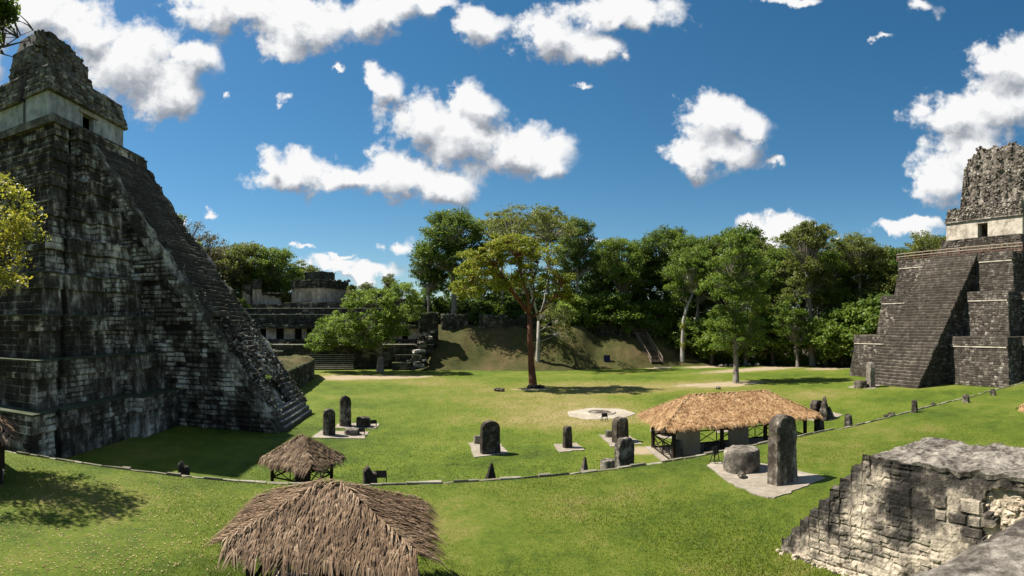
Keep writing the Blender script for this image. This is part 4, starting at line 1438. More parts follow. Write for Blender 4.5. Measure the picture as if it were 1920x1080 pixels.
# crumbled edges and loose stones on the palace
rnd = random.Random(55)
m = MB()
for (px0, px1, d, z, nn) in ((545, 655, 133, 20.2, 70), (570, 630, 136, 22.4, 40), (455, 530, 133, 17.0, 70), (448, 760, 123.3, 11.5, 90), (448, 730, 126.3, 13.0, 80), (464, 804, 120.5, 9.2, 70), (440, 812, 112.3, 5.05, 60), (455, 530, 109.9, 3.7, 40), (640, 800, 130.5, 15.4, 60)):
    for i in range(nn):
        m.rock(ray(rnd.uniform(px0, px1), d + rnd.uniform(-.3, 1.5), z + rnd.uniform(-.25, .15)), rnd.uniform(.18, .55), int(px0 * 13 + i), .7)
tag(m.build('loose_stones', M['acro'], ac), kind='stuff')
rb = np.random.default_rng(12)
# tumbled steps on the left flank of the mound
tb = thing('tumbled_stair', spot(796, 692), 'tumbled pale stone steps climbing the left flank of the grassy mound', 'ruin')
rnd = random.Random(14)
for i in range(46):
    t = i / 46
    px = 778 + 28 * t + rnd.uniform(-12, 12)
    d = 104.5 + 8.5 * t
    c = ray(px, d, .25 + 7.4 * t + rnd.uniform(-.3, .3))
    MB().box(c, (rnd.uniform(.7, 1.9), rnd.uniform(.6, 1.1), rnd.uniform(.35, .7)), rnd.uniform(-.4, .4), rnd.uniform(.3, .9), .12).build('step_stone', M['ledge'] if rnd.random() < .25 else M['acro'], tb)

# ruined wall stubs along the mound top
stubs = [(786, 822, 112.5, 5.6, 11.6, 'tall ruined wall stub at the left end of the mound top'),
         (828, 878, 117.5, 8.6, 11.4, 'broad dark ruined wall stub on the mound under the big tree'),
         (900, 952, 117.0, 8.6, 11.2, 'rubble wall stub on the mound left of the red trunk'),
         (953, 985, 118.0, 8.4, 10.2, 'low mossy wall stub between two taller stubs on the mound'),
         (972, 1012, 117.0, 8.5, 11.0, 'ruined wall stub on the mound behind the red trunk'),
         (1118, 1158, 122.0, 6.3, 9.3, 'pillared dark ruin stub left of the wooden stairway'),
         (1160, 1182, 121.0, 6.4, 9.1, 'small pale-capped ruin stub beside the wooden stairway head'),
         (1186, 1232, 125.0, 6.2, 8.6, 'low ruined wall right of the wooden stairway head')]
for (x0, x1, d, z0, z1, lab) in stubs:
    st = thing('ruined_wall', ray((x0 + x1) / 2, d, z0), lab, 'ruin', 'ruined wall stubs on the mound')
    m = MB()
    slabbox(m, x0, x1, d, d + 2.2, z0 - .8, z1 - .15, .4)
    co = m.build('wall_core', M['acro'], st)
    mas = Masonry()
    k = 0
    for (za, zb2) in ((z0 - .6, (z0 + z1) / 2), ((z0 + z1) / 2, z1)):
        mas.face(bp(x0, d, za), bp(x1, d, za), bp(x1, d, zb2), bp(x0, d, zb2), .75, .42, co, .16, .08, miss=.14, seed=int(x0 + za)); k += 1
    mas.face(bp(x0, d + 2.2, z0 - .6), bp(x0, d, z0 - .6), bp(x0, d, z1), bp(x0, d + 2.2, z1), .75, .42, co, .14, .07, miss=.14, seed=int(x0))
    mas.finish(st, M['acro'], limit=60)
    m = MB()
    for i in range(26):
        px = rnd.uniform(x0, x1)
        m.rock(ray(px, d + rnd.uniform(0, 2), z1 + rnd.uniform(-.25, .05)), rnd.uniform(.25, .55), int(x0 * 9 + i), .7)
    tag(m.build('top_stones', M['acro'], st), kind='stuff')

# low square platform ruin beside the foot of the left stairway
lp = thing('low_platform', spot(545, 712), 'low square dark stone platform with brown earth top beside the left stairway foot', 'ruin')
Q = [spot(556, 716), spot(588, 708), ray(577, 104, 0), ray(500, 96, 0), ray(508, 78, 0)]
m = MB()
q0 = [ray(527, 66, 0), ray(556, 74, 0), ray(589, 91, 0), ray(577, 99, 0), ray(500, 95, 0), ray(492, 72, 0)]
m.prism(q0, 0, 3.2, .4)
co = m.build('platform_core', M['acro'], lp)
mas = Masonry()
for a, b in zip(q0[:3], q0[1:4]):
    mas.face((a.x, a.y, 0), (b.x, b.y, 0), (b.x, b.y, 3.2), (a.x, a.y, 3.2), .95, .62, co, .13, .06, miss=.06, seed=int(a.x * 7 + 100))
mas.finish(lp, M['acro'], limit=120)
def earth(s, t):
    a = q0[0].lerp(q0[1], min(1, s * 2)).lerp(q0[1].lerp(q0[2], max(0, s * 2 - 1)), 1 if s > .5 else 0) if False else (q0[0].lerp(q0[1], s * 2) if s < .5 else q0[1].lerp(q0[2], s * 2 - 1))
    b = q0[5].lerp(q0[4], s * 2) if s < .5 else q0[4].lerp(q0[3], s * 2 - 1)
    p = a.lerp(b, t)
    e = min(1, 5 * t, 5 * (1 - t), 5 * s + .3, 5 * (1 - s) + .3)
    return (p.x, p.y, 3.15 + .9 * e * (.6 + .5 * fbm(p.x * .35, p.y * .35, 2)) + .18 * fbm(p.x, p.y, 4))
vs, fs = grid_patch(30, 20, earth)
link_mesh('earth_top', vs, fs, M['mound'], lp, [.5] * len(vs), smooth=True)

# ---------------------------------------------------------------- stelae, altars, slabs
def stela_mesh(w, h, th, style, seed, amp=.03):
    """upright stone slab: rounded, pointed, flat or broken head; rough worn faces. local coordinates, base at z=0"""
    rnd = random.Random(seed)
    nx, nz = 16, 30
    def half(t):             # half width at height fraction t
        k = w / 2 * (1 - .05 * t)
        if style == 'round' and t > .8:
            q = (t - .8) / .2
            k *= max(0.0, 1 - q ** 2.6) ** .55 * .72 + .28 * (1 - .5 * q)
        if style == 'shoulder' and t > .82:
            q = (t - .82) / .18
            k *= 1 - .45 * q * q
        if style == 'point' and t > .35:
            q = (t - .35) / .65
            k *= 1 - .85 * q
        return max(k, .04)
    vs, fs = [], []
    for side in (1, -1):
        for j in range(nz + 1):
            t = j / nz
            for i in range(nx + 1):
                s = i / nx * 2 - 1
                x = half(t) * s
                if style == 'point': x += .18 * w * t
                z = h * t
                if style == 'broken': z *= 1 - .22 * max(0, s) * t - .06 * t * math.sin(s * 5 + seed)
                if style == 'round': z *= 1
                edge = min(1.0, (1 - abs(s)) * 5 + .8) * min(1.0, (1 - t) * 9 + .75)
                k = amp * (fbm(x * 2.2 + seed, z * 2.2, side * 3, 4) + .6 * fbm(x * 6, z * 6, seed + side, 3))
                if .12 < t < .8 and abs(s) < .82 and style in ('round', 'shoulder'):      # worn carved panels
                    k += .022 * (mnoise.cell(Vector((math.floor(x * 5.5 + seed), math.floor(z * 4.5), seed + side))) - .5) + .012 * fbm(x * 9, z * 9, seed * 2, 2)
                y = side * (th / 2 * edge + (k if j > 0 else 0)) * (1 - .12 * t)
                if style == 'point': y *= 1 - .75 * max(0, t - .25) / .75
                x += amp * .7 * fbm(z * 2, seed, s * .3, 3)
                vs.append((x, y, z))
    W_ = nx + 1
    o2 = W_ * (nz + 1)
    for j in range(nz):
        for i in range(nx):
            a = j * W_ + i
            fs.append((a + 1, a, a + W_, a + W_ + 1))
            fs.append((o2 + a, o2 + a + 1, o2 + a + W_ + 1, o2 + a + W_))
        a = j * W_
        fs.append((a, o2 + a, o2 + a + W_, a + W_))
        a = j * W_ + nx
        fs.append((o2 + a, a, a + W_, o2 + a + W_))
    for i in range(nx):
        a = nz * W_ + i
        fs.append((a, a + 1, o2 + a + 1, o2 + a)[::-1])
    return vs, fs

def stela(base, w, h, th, style, label, mat='stela', rz=0.0, seed=1, tilt=0.0, name='stela', group='carved stelae on the lawn', amp=.03):
    vs, fs = stela_mesh(w, h, th, style, seed, amp)
    o = link_mesh(name, vs, fs, M[mat], None, [.5] * len(vs), origin=(0, 0, 0), smooth=38.0)
    o.location = base
    o.rotation_euler = (0, tilt, rz)
    return tag(o, label, 'stela', group)

def drum(base, r, h, label, mat='altar', seed=1, sq=1.0, name='altar', group='round stone altars'):
    n, rings = 26, 6
    vs, fs = [], []
    prof = [(1.0, 0), (1.03, .25), (1.0, .6), (1.0, .85), (.93, .98), (.55, 1.02)]
    for (rr, zz) in prof:
        for k in range(n):
            a = 2 * math.pi * k / n
            e = 1 + .06 * fbm(math.cos(a) * 1.5 + seed, math.sin(a) * 1.5, zz * 2, 4)
            vs.append((r * rr * e * math.cos(a), r * rr * e * sq * math.sin(a), h * zz * (1 + .1 * fbm(math.cos(a) * 2, math.sin(a) * 2, seed, 3) * (zz > .5))))
    for j in range(len(prof) - 1):
        for k in range(n):
            a, b = j * n + k, j * n + (k + 1) % n
            fs.append((a, b, b + n, a + n))
    vs.append((0, 0, h * 1.0))
    for k in range(n):
        fs.append(((len(prof) - 1) * n + k, (len(prof) - 1) * n + (k + 1) % n, len(vs) - 1))
    o = link_mesh(name, vs, fs, M[mat], None, [.5] * len(vs), origin=(0, 0, 0), smooth=38.0)
    o.location = base
    return tag(o, label, 'altar', group)

SLABS = []
def slab(pixels, z, label, mat='slab', h=.05, name='stone_slab', grp='pale gravel slabs under the stelae'):
    pts = [spot(x, y, z) for x, y in pixels]
    dense = []
    for i, p in enumerate(pts):
        q = pts[(i + 1) % len(pts)]
        for k in range(5):
            c = p.lerp(q, k / 5)
            dense.append(Vector((c.x + .2 * fbm(c.x * 1.7, c.y * 1.7, 1), c.y + .2 * fbm(c.x * 1.7, c.y * 1.7, 9), 0)))
    SLABS.append((min(p.x for p in dense), max(p.x for p in dense), min(p.y for p in dense), max(p.y for p in dense)))
    m = MB().prism(dense, z - .05, z + h, .5)
    return tag(m.build(name, M[mat]), label, 'slab', grp)

def sign_stand(base, rz, label, s=1.0, up=0.0):
    t = thing('sign_stand', base, label, 'sign', 'small dark sign stands')
    cs, sn = math.cos(rz), math.sin(rz)
    def L(x, y, z): return (base.x + x * cs - y * sn, base.y + x * sn + y * cs, base.z + z * s + (up if z > .1 else 0))
    w = .32 * s
    m = MB()
    m.add([L(-w, 0, .45), L(w, 0, .45), L(w, .16, .78), L(-w, .16, .78), L(-w, .04, .43), L(w, .04, .43), L(w, .2, .76), L(-w, .2, .76)], [(0, 1, 2, 3), (7, 6, 5, 4), (0, 3, 7, 4), (1, 5, 6, 2), (3, 2, 6, 7), (0, 4, 5, 1)])
    m.build('panel', M['sign'], t)
    for x in (-w, w):
        MB().beam(L(x * .95, .0, 0), L(x * .95, .1, .62), .035).build('leg', M['sign'], t)
        MB().beam(L(x * .95, .34, 0), L(x * .95, .12, .62), .035).build('leg', M['sign'], t)
    MB().beam(L(-w, .02, .15), L(w, .02, .15), .03).build('crossbar', M['sign'], t)
    return t

# --- on the plaza
P = spot
slab([(584, 821), (602, 808), (692, 810), (681, 823)], 0, 'pale slab under the shorter of the two left stelae')
slab([(628, 803), (637, 793), (712, 795), (704, 804)], 0, 'pale slab under the taller of the two left stelae')
slab([(878, 831), (888, 859), (953, 850), (934, 830)], 0, 'square pale slab under the stocky central stela')
slab([(1038, 834), (1048, 849), (1096, 844), (1082, 831)], 0, 'small pale slab under the slim stela in mid lawn')
slab([(1123, 816), (1147, 838), (1205, 833), (1180, 818)], 0, 'pale slab under the round-headed stela left of the long thatched shelter')
stela(P(617, 816), .98, 2.15, .62, 'shoulder', 'shorter of the two dark stelae beside the left stairway foot', 'stela', .25, 11)
stela(P(647.5, 799), 1.0, 2.72, .6, 'round', 'taller of the two dark stelae beside the left stairway foot', 'stela', .25, 12)
stela(P(919, 850), 1.36, 2.3, .62, 'round', 'stocky round-headed dark stela in the middle of the lawn', 'stela', .12, 13)
stela(P(1064, 840), .62, 1.62, .42, 'shoulder', 'small slim dark stela alone on its slab in mid lawn', 'stela', .2, 14)
stela(P(1163, 829), 1.3, 1.95, .7, 'round', 'round-headed stela with pale relief patch, behind the larger flat stela', 'stela2', .3, 15)
stela(ray(1171, 31.5, 0), 1.22, 2.35, .55, 'shoulder', 'wide flat-faced dark stela rising behind the terrace edge', 'stela', .25, 16)
drum(P(660, 815), .62, .5, 'low round altar on the slab of the shorter left stela', 'altar', 2)
drum(P(681, 800), .62, .85, 'squat dark round altar on the slab of the taller left stela', 'stela', 3)
drum(P(895, 832), .3, .62, 'small pale altar half hidden behind the stocky central stela', 'altar', 4)
drum(P(1141, 820), .26, .55, 'small pale altar at the left of the round-headed stela', 'altar', 5)
drum(ray(1140, 31.8, 0), .45, 1.0, 'pale round altar against the wide flat-faced stela', 'altar', 6)
sign_stand(P(679, 818), .3, 'small dark sign stand on the slab of the shorter left stela', .8)
sign_stand(P(701, 803), .3, 'small dark sign stand on the slab of the taller left stela', .9)
sign_stand(P(1135, 790), .2, 'small dark sign stand at the rim of the white ring', .95)
stela(ray(917, 27.2, 0), .82, 1.95, .5, 'point', 'pointed broken stela stump by the terrace edge below the central stela', 'stela', .3, 17, name='stela_stump')
stela(ray(1091, 28.5, 0), .7, 1.92, .45, 'point', 'leaning pointed stela fragment by the terrace edge, mid picture', 'stela2', .5, 18, .08, name='stela_stump')
stela(ray(694, 27.4, 0), .72, 1.68, .6, 'broken', 'squat block-like stela stump beyond the nearest thatched roof', 'stela', .1, 19, name='stela_stump')
sign_stand(ray(714, 27.4, 0), .1, 'dark sign stand right of the squat stela stump', 1.0, .72)
stela(ray(345, 28.2, 0), .62, 1.72, .4, 'broken', 'short dark stump at the terrace edge near the shaded lawn', 'stela', .1, 20, name='stela_stump')
# ring of white plaster with a sunken round altar
c = P(1126, 775.5)
c_ring = c.copy()
ringm = MB()
n = 48
vs, fs = [], []
for j, (r, z) in enumerate(((3.35, .0), (3.3, .06), (1.62, .07), (1.5, .2), (1.25, .2), (1.15, .02), (.05, .03))):
    for k in range(n):
        a = 2 * math.pi * k / n
        e = 1 + (.12 * fbm(math.cos(a) * 2.5, math.sin(a) * 2.5, 5) if j < 2 else 0)
        vs.append((c.x + r * e * math.cos(a) * 1.0, c.y + r * e * math.sin(a), z))
for j in range(6):
    for k in range(n):
        fs.append((j * n + k, j * n + (k + 1) % n, (j + 1) * n + (k + 1) % n, (j + 1) * n + k))
ringo = tag(link_mesh('plaster_ring', vs, fs, M['ring'], None, [.6] * len(vs)), 'round white plaster floor ring in the dry lawn', 'slab')
drum(Vector((c.x, c.y, .03)), 1.12, .14, 'flat dark round altar sunk inside the white ring', 'stela2', 8)

# --- right-hand row
stela(ray(1536, 40, 0), .72, 2.0, .6, 'broken', 'dark square stela stump at the right end of the long thatched shelter', 'stela', .2, 21, name='stela_stump')
drum(P(1560, 815), 1.0, .25, 'flat pale round altar beside the square stump right of the shelter', 'slab', 9)
stela(ray(1591, 41.5, 0), .68, 2.05, .5, 'broken', 'grey stela stump second right of the long shelter', 'stela', .3, 22, name='stela_stump')
stela(ray(1715, 46, 0), .68, 2.45, .5, 'broken', 'lone slim stela by the kerb right of the boulder cluster', 'stela', .3, 23, name='stela_stump')
stela(ray(1811, 52, 0), .85, 2.15, .7, 'broken', 'small low stump at the kerb before the right temple', 'stela', .2, 24, name='stela_stump')
stela(ray(1862, 57, 0), .6, 2.1, .6, 'broken', 'smallest stump at the far right of the kerb', 'stela', .2, 25, name='stela_stump')
for i, (px, d, s, lab) in enumerate(((1665, 43.6, .3, 'left of two tiny stones on the kerb right of the shelter'), (1678, 44.2, .4, 'right of two tiny stones on the kerb right of the shelter'), (1778, 49.5, .35, 'tiny dark stone on the kerb before the low stump'))):
    p = ray(px, d, 0)
    m = MB().rock((p.x, edge_y(p.x) + .25, TER + .08), s, 60 + i, .7)
    tag(m.build('loose_stone', M['stela']), lab, 'stone', 'loose stones on the kerb')
slab([(1498, 786), (1520, 774), (1560, 773), (1580, 779), (1560, 788), (1530, 790)], 0, 'pale oval slab under the pointed boulder cluster')
for i, (px, py, w, h, th, st, lab) in enumerate(((1530, 784, 1.1, 1.75, .8, 'round', 'left rounded boulder of the upright cluster behind the shelter'),
                                                (1545, 786, 1.05, 2.15, .9, 'point', 'tall pointed boulder of the upright cluster behind the shelter'),
                                                (1556, 785, .7, 1.1, .7, 'point', 'small right-hand boulder of the upright cluster behind the shelter'))):
    stela(P(px, py), w * (1.9 if st == 'point' else 1.3), h, th, st, lab, 'stela', .3 + i * .3, 40 + i, name='standing_boulder', group='upright boulder cluster', amp=.09)
# stela and altar at the foot of the right temple
slab([(1590, 727), (1604, 721), (1652, 722), (1640, 729)], 0, 'pale slab at the foot of the right temple stairway')
stela(P(1632, 726), 1.75, 3.7, .85, 'round', 'pale-faced stela at the foot of the right temple stairway', 'altar', 1.05, 26)
drum(P(1613, 727), .95, 1.0, 'dark round altar left of the pale temple stela', 'stela2', 7)

# --- big stela and altar on the upper terrace
slab([(1325, 874), (1338, 869), (1372, 868), (1440, 872), (1500, 886), (1545, 897), (1538, 904), (1495, 918), (1450, 937), (1430, 934), (1395, 920), (1362, 903)], TER, 'large pale rounded slab under the tall stela and drum altar', h=.07)
stela(spot(1467, 903, TER + .07), 1.42, 3.18, .8, 'round', 'tallest round-headed stela standing on the upper terrace by the drum altar', 'stela2', .05, 27, amp=.045)
drum(spot(1391, 880, TER + .07), .93, 1.08, 'large drum-shaped altar beside the tallest stela', 'altar', 10)
m = MB().rock(spot(1390, 890, TER + .2), .33, 71, .6)
tag(m.build('loose_stone', M['stela']), 'small loose stone lying before the drum altar', 'stone')
sign_stand(spot(1345, 869, TER), .6, 'dark easel sign left of the drum altar', 1.15)

# --- loose rocks on the far lawn
m = MB()
for i in range(9):
    p = P(937 + random.uniform(-7, 7), 733.5)
    m.rock((p.x, p.y + random.uniform(-.4, .4), .2), random.uniform(.25, .5), 80 + i, .8)
tag(m.build('rock_heap', M['stela']), 'low dark rock heap on the lawn left of the red-trunked tree', 'stones')
for i in range(7):
    p = P(1000 + (-9, -5, 3, 6, 9, 12, 16)[i], 727.5)
    m = MB().rock((p.x, p.y - .5 + .3 * (i % 2), .25), random.uniform(.3, .55), 95 + i, .8)
    tag(m.build('loose_stone', M['altar'] if i % 2 else M['stela']), ('leftmost', 'second from left', 'third from left', 'middle', 'third from right', 'second from right', 'rightmost')[i] + ' of the stones at the red trunk foot', 'stone', 'stones round the red trunk foot')
m = MB().rock(P(1347, 729.5) + Vector((0, 0, .2)), .5, 120, .7)
tag(m.build('loose_stone', M['stela']), 'single dark rock on the lawn beyond the long shelter ridge', 'stone')
for i, (px, py) in enumerate(((1352, 688), (1362, 687.5), (1372, 687), (1386, 688), (1404, 686), (1420, 686.5))):
    m = MB().rock(P(px, py) + Vector((0, 0, .3)), random.uniform(.6, 1.0), 140 + i, .6)
    tag(m.build('boulder', M['altar']), ('first', 'second', 'third', 'fourth', 'fifth', 'last')[i] + ' from the left of the pale boulders along the forest edge path', 'stone', 'boulders along the forest edge path')

# --- information board under the mound
ib = thing('information_board', spot(1138, 690), 'blue-violet information board on two posts under the mound', 'sign')
b = spot(1138, 690)
MB().box((b.x, b.y, 2.0), (1.35, .12, 1.3), R(-20)).build('board', M['board'], ib)
for s in (-.5, .5):
    MB().beam((b.x + s * math.cos(R(-20)), b.y + s * math.sin(R(-20)) + .08, 0), (b.x + s * math.cos(R(-20)), b.y + s * math.sin(R(-20)) + .08, 2.6), .1).build('post', M['wood'], ib)
MB().box((b.x, b.y, 2.72), (1.5, .3, .08), R(-20)).build('cap_rail', M['wood'], ib)

# --- wooden stairway up the mound
ws = thing('wooden_stairway', spot(1237, 687), 'weathered wooden stairway with handrails climbing the mound', 'stairway')
S0 = spot(1232, 688); S1 = ray(1190, 126.0, 0)
S0.z = 0
axh = (S1 - S0).normalized()
side = Vector((axh.y, -axh.x, 0))
hw = 1.3
path = []
for i in range(41):
    p = S0.lerp(S1, i / 40)
    path.append(p + Vector((0, 0, max(.15, mound_z(p.x, p.y) + .35, (path[-1].z if path else 0)))))
ns = 24
def on(t):
    k = min(39, int(t * 40)); return path[k].lerp(path[k + 1], t * 40 - k)
for i in range(ns):
    p = on((i + .5) / ns)
    MB().beam(p - side * hw, p + side * hw, .40, .08).build('tread', M['stairwood'], ws)
for s in (-1, 1):
    ks = [0, .25, .5, .75, 1.0]
    for a_, b_ in zip(ks, ks[1:]):
        pa, pb = on(a_ * .999), on(b_ * .999)
        e = side * (hw + .02) * s
        MB().beam(pa + e - Vector((0, 0, .12)), pb + e - Vector((0, 0, .12)), .1, .28).build('stringer', M['stairwood'], ws)
        for z in (1.02, .55):
            MB().beam(pa + e * 1.05 + Vector((0, 0, z)), pb + e * 1.05 + Vector((0, 0, z)), .09).build('handrail', M['railpale'] if z > 1 else M['stairwood'], ws)
    for i in range(7):
        p = on(i / 6 * .999) + side * (hw + .1) * s
        MB().beam(p - Vector((0, 0, .8)), p + Vector((0, 0, 1.05)), .11).build('rail_post', M['stairwood'], ws)
p = spot(1243, 690)
tag(MB().box((p.x, p.y, .06), (3.6, 1.6, .12), R(-25)).build('stone_slab', M['slab']), 'pale landing slab at the foot of the wooden stairway', 'slab')

# ---------------------------------------------------------------- thatched shelters
def thatch(fr, hl, hw, ze, zr, rl, mat, parent, seed, rows, dens, slen, swid, fringe=.4, mess=.12, hipcap=True):
    """hip roof of palm strands in overlapping rows. fr = Frame; half length hl (u), half width hw (v)"""
    rnd = random.Random(seed)
    E = [fr(-hl, -hw, ze), fr(hl, -hw, ze), fr(hl, hw, ze), fr(-hl, hw, ze)]
    R0, R1 = fr(-rl, 0, zr), fr(rl, 0, zr)
    slopes = [(E[0], E[1], R1, R0), (E[1], E[2], R1, R1), (E[2], E[3], R0, R1), (E[3], E[0], R0, R0)]
    under = MB()
    dn = Vector((0, 0, -.09))
    under.add([p + dn for p in E] + [R0 + dn, R1 + dn], [(0, 1, 5, 4), (1, 2, 5), (2, 3, 4, 5), (3, 0, 4)], .1)
    under.build('roof_lining', M['wood'], parent)
    m = MB()
    def strand(p, d, n, L, w, tone, lift, droop):
        s = d.cross(n).normalized() * (w / 2)
        q0 = p + n * .01
        q1 = p + d * (L * .55) + n * (lift + .02)
        q2 = p + d * L + n * (lift * .4) + Vector((0, 0, -droop))
        m.add([q0 - s, q0 + s, q1 + s, q1 - s, q2 + s * .25, q2 - s * .25], [(0, 1, 2, 3), (3, 2, 4, 5)], tone)
    for (a, b, c, d) in slopes:
        up = ((c + d) / 2 - (a + b) / 2)
        el = (b - a).normalized()
        up = (up - el * up.dot(el))
        slope_len = up.length
        down = -up.normalized()
        n = el.cross(up).normalized()
        if n.z < 0: n = -n
        W_ = (b - a).length
        for r in range(rows + 1):
            t = r / rows
            pL, pR = a.lerp(d, t), b.lerp(c, t)
            wid = (pR - pL).length
            cnt = int(dens * wid) + 2
            k = 0
            x = 0.0
            while k < cnt:
                g = rnd.randint(4, 10)           # one frond: strands that share direction and tone
                ang = rnd.gauss(0, mess)
                tone0 = rnd.random()
                Lg = slen * rnd.uniform(.75, 1.3)
                lift = rnd.uniform(.02, .07)
                for j in range(g):
                    s = (k + rnd.random()) / cnt
                    k += 1
                    if s > 1: break
                    p = pL.lerp(pR, s) + down * rnd.uniform(-.5, .5) * slope_len / rows * .8
                    dd = (down + el * (ang + rnd.gauss(0, .05))).normalized()
                    tone = min(1, max(0, tone0 * .55 + rnd.random() * .45))
                    strand(p, dd, n, Lg * rnd.uniform(.8, 1.15), swid * rnd.uniform(.6, 1.4), tone, lift * rnd.uniform(.6, 1.4), .03 * (r == 0) + rnd.uniform(0, .02))
        # hanging fringe
        for k in range(int(W_ * dens * .9)):
            p = a.lerp(b, rnd.random()) + n * .02
            dd = (down * .8 + Vector((0, 0, -rnd.uniform(.3, 1.1))) + el * rnd.gauss(0, .12)).normalized()
            strand(p, dd, n, fringe * rnd.uniform(.45, 1.2), swid * rnd.uniform(.6, 1.2), rnd.random() * .8, .01, .05)
    if hipcap:
        for (p, q, t1) in ((E[0], R0, 1), (E[1], R1, 1), (E[2], R1, 1), (E[3], R0, 1), (R0, R1, 1)):
            d = (q - p)
            L = d.length
            if L < .05: continue
            d.normalize()
            hs = Vector((d.y, -d.x, 0)).normalized()
            for k in range(int(L * dens * .55)):
                t = rnd.random()
                c = p + d * (L * t) + Vector((0, 0, .07))
                sg = rnd.choice((-1, 1))
                dd = (hs * sg * rnd.uniform(.35, .9) - d * rnd.uniform(.5, 1.1) + Vector((0, 0, -.30))).normalized()
                nn = Vector((0, 0, 1)) - dd * dd.z
                strand(c, dd, nn.normalized(), slen * .75 * rnd.uniform(.6, 1.2), swid * rnd.uniform(.7, 1.3), .35 + .6 * rnd.random(), .05, .04)
    return tag(m.build('thatch', M[mat], parent), kind='stuff')

def xbrace(a, b, z0, z1, parent, n=2, w=.07):
    """rail panel with crossed braces between two points"""
    a, b = Vector(a), Vector(b)
    up0, up1 = Vector((0, 0, z0)), Vector((0, 0, z1))
    MB().beam(a + up1, b + up1, w, w * 1.2).build('rail', M['wood'], parent)
    MB().beam(a + up0, b + up0, w, w * 1.2).build('rail', M['wood'], parent)
    for i in range(n):
        p, q = a.lerp(b, i / n), a.lerp(b, (i + 1) / n)
        MB().beam(p + up0, q + up1, w * .8).build('brace', M['wood'], parent)
        MB().beam(p + up1, q + up0, w * .8 - .01).build('brace', M['wood'], parent)
        if i: MB().beam(p + up0, p + up1, w * .9).build('baluster', M['wood'], parent)

# --- nearest shelter, bottom centre-left
NF = Frame((-1.0, 14.4, TER), (.997, -.08, 0), (.08, .997, 0))
ns_ = thing('thatched_shelter', NF.o, 'largest brown thatched hip roof shelter, nearest the viewer', 'shelter')
thatch(NF, 2.3, 2.0, 2.22, 3.24, .25, 'thatch_old', ns_, 5, 18, 74, .66, .027, .5, .15)
for (u, v) in ((-1.8, -1.6), (0, -1.6), (1.8, -1.6), (-1.8, 1.6), (1.8, 1.6), (0, 1.6)):
    MB().tube([NF(u, v, -.05), NF(u, v, 2.2)], [.11, .1], 8).build('post', M['wood'], ns_)
for (p, q) in (((-1.8, -1.6), (0, -1.6)), ((0, -1.6), (1.8, -1.6)), ((-1.8, 1.6), (1.8, 1.6)), ((-1.8, -1.6), (-1.8, 1.6)), ((1.8, -1.6), (1.8, 1.6))):
    a, b = NF(*p, 0), NF(*q, 0)
    xbrace((a.x, a.y, 0), (b.x, b.y, 0), TER + .2, TER + 1.0, ns_, 2)
    MB().beam(NF(*p, 2.2), NF(*q, 2.2), .12).build('beam', M['wood'], ns_)
m = MB().prism([NF(-1.9, -1.6, 0), NF(1.9, -1.6, 0), NF(1.9, 1.6, 0), NF(-1.9, 1.6, 0)], TER - .05, TER + .06)
tag(m.build('stone_slab', M['slab']), 'pale slab under the nearest thatched roof', 'slab')
stela(NF(0, .2, .06), 1.0, 1.7, .4, 'round', 'dim stela sheltered under the nearest thatched roof', 'stela2', 0, 51)

# --- smaller shelter beyond the terrace edge
SF = Frame((-3.52, 28.4, 0), (.9, -.436, 0), (.436, .9, 0))
ss_ = thing('thatched_shelter', SF.o, 'small pyramidal thatched shelter beyond the nearest roof', 'shelter')
thatch(SF, 1.55, 1.55, 1.95, 3.1, .08, 'thatch_old', ss_, 6, 10, 60, .5, .03, .42, .12)
for (u, v) in ((-1.15, -1.15), (1.15, -1.15), (1.15, 1.15), (-1.15, 1.15)):
    MB().tube([SF(u, v, -.05), SF(u, v, 2.1)], [.1, .09], 8).build('post', M['wood'], ss_)
cor = [(-1.15, -1.15), (1.15, -1.15), (1.15, 1.15), (-1.15, 1.15)]
for p, q in zip(cor, cor[1:] + cor[:1]):
    a, b = SF(*p, 0), SF(*q, 0)
    xbrace(a, b, .95, 1.5, ss_, 2, .06)
    MB().beam(SF(*p, 2.02), SF(*q, 2.02), .1).build('beam', M['wood'], ss_)
stela(SF(0, 0, 0), .72, 1.85, .4, 'round', 'stela sheltered under the small pyramidal thatched roof', 'stela2', 0, 52)

# --- long shelter
LF = Frame((24.1, 30.0, 0), (.970, -.242, 0), (.242, .970, 0))
ls_ = thing('thatched_shelter', LF.o, 'long tan thatched shelter over pale stelae in the lawn', 'shelter')
thatch(LF, 5.8, 3.0, 2.55, 4.15, 3.05, 'thatch_new', ls_, 7, 18, 52, .42, .036, .32, .12)
lp_u = (-5.0, -1.6, 1.7, 5.0)
for u in lp_u:
    for v in (-2.35, 2.35):
        MB().beam(LF(u, v, -.05), LF(u, v, 2.75), .2).build('post', M['wood'], ls_)
        for s in (-1, 1):
            if abs(u + s * .7) < 5.2:
                MB().beam(LF(u, v, 1.9), LF(u + s * .65, v, 2.6), .1).build('knee_brace', M['wood'], ls_)
for v in (-2.35, 2.35):
    MB().beam(LF(-5.2, v, 2.62), LF(5.2, v, 2.62), .18).build('beam', M['wood'], ls_)
for u in (-5.0, 5.0):
    MB().beam(LF(u, -2.35, 2.6), LF(u, 2.35, 2.6), .16).build('beam', M['wood'], ls_)
    xbrace(LF(u, -2.35, 0), LF(u, 2.35, 0), .15, 1.05, ls_, 2)
for a, b in zip(lp_u, lp_u[1:]):
    xbrace(LF(a, 2.35, 0), LF(b, 2.35, 0), .15, 1.05, ls_, 2)
    MB().beam(LF(a, -2.35, .14), LF(b, -2.35, .14), .09).build('rail', M['wood'], ls_)
m = MB().prism([LF(-5.5, -2.8, 0), LF(5.4, -2.8, 0), LF(5.4, 2.8, 0), LF(-5.5, 2.8, 0)], -.05, .1)
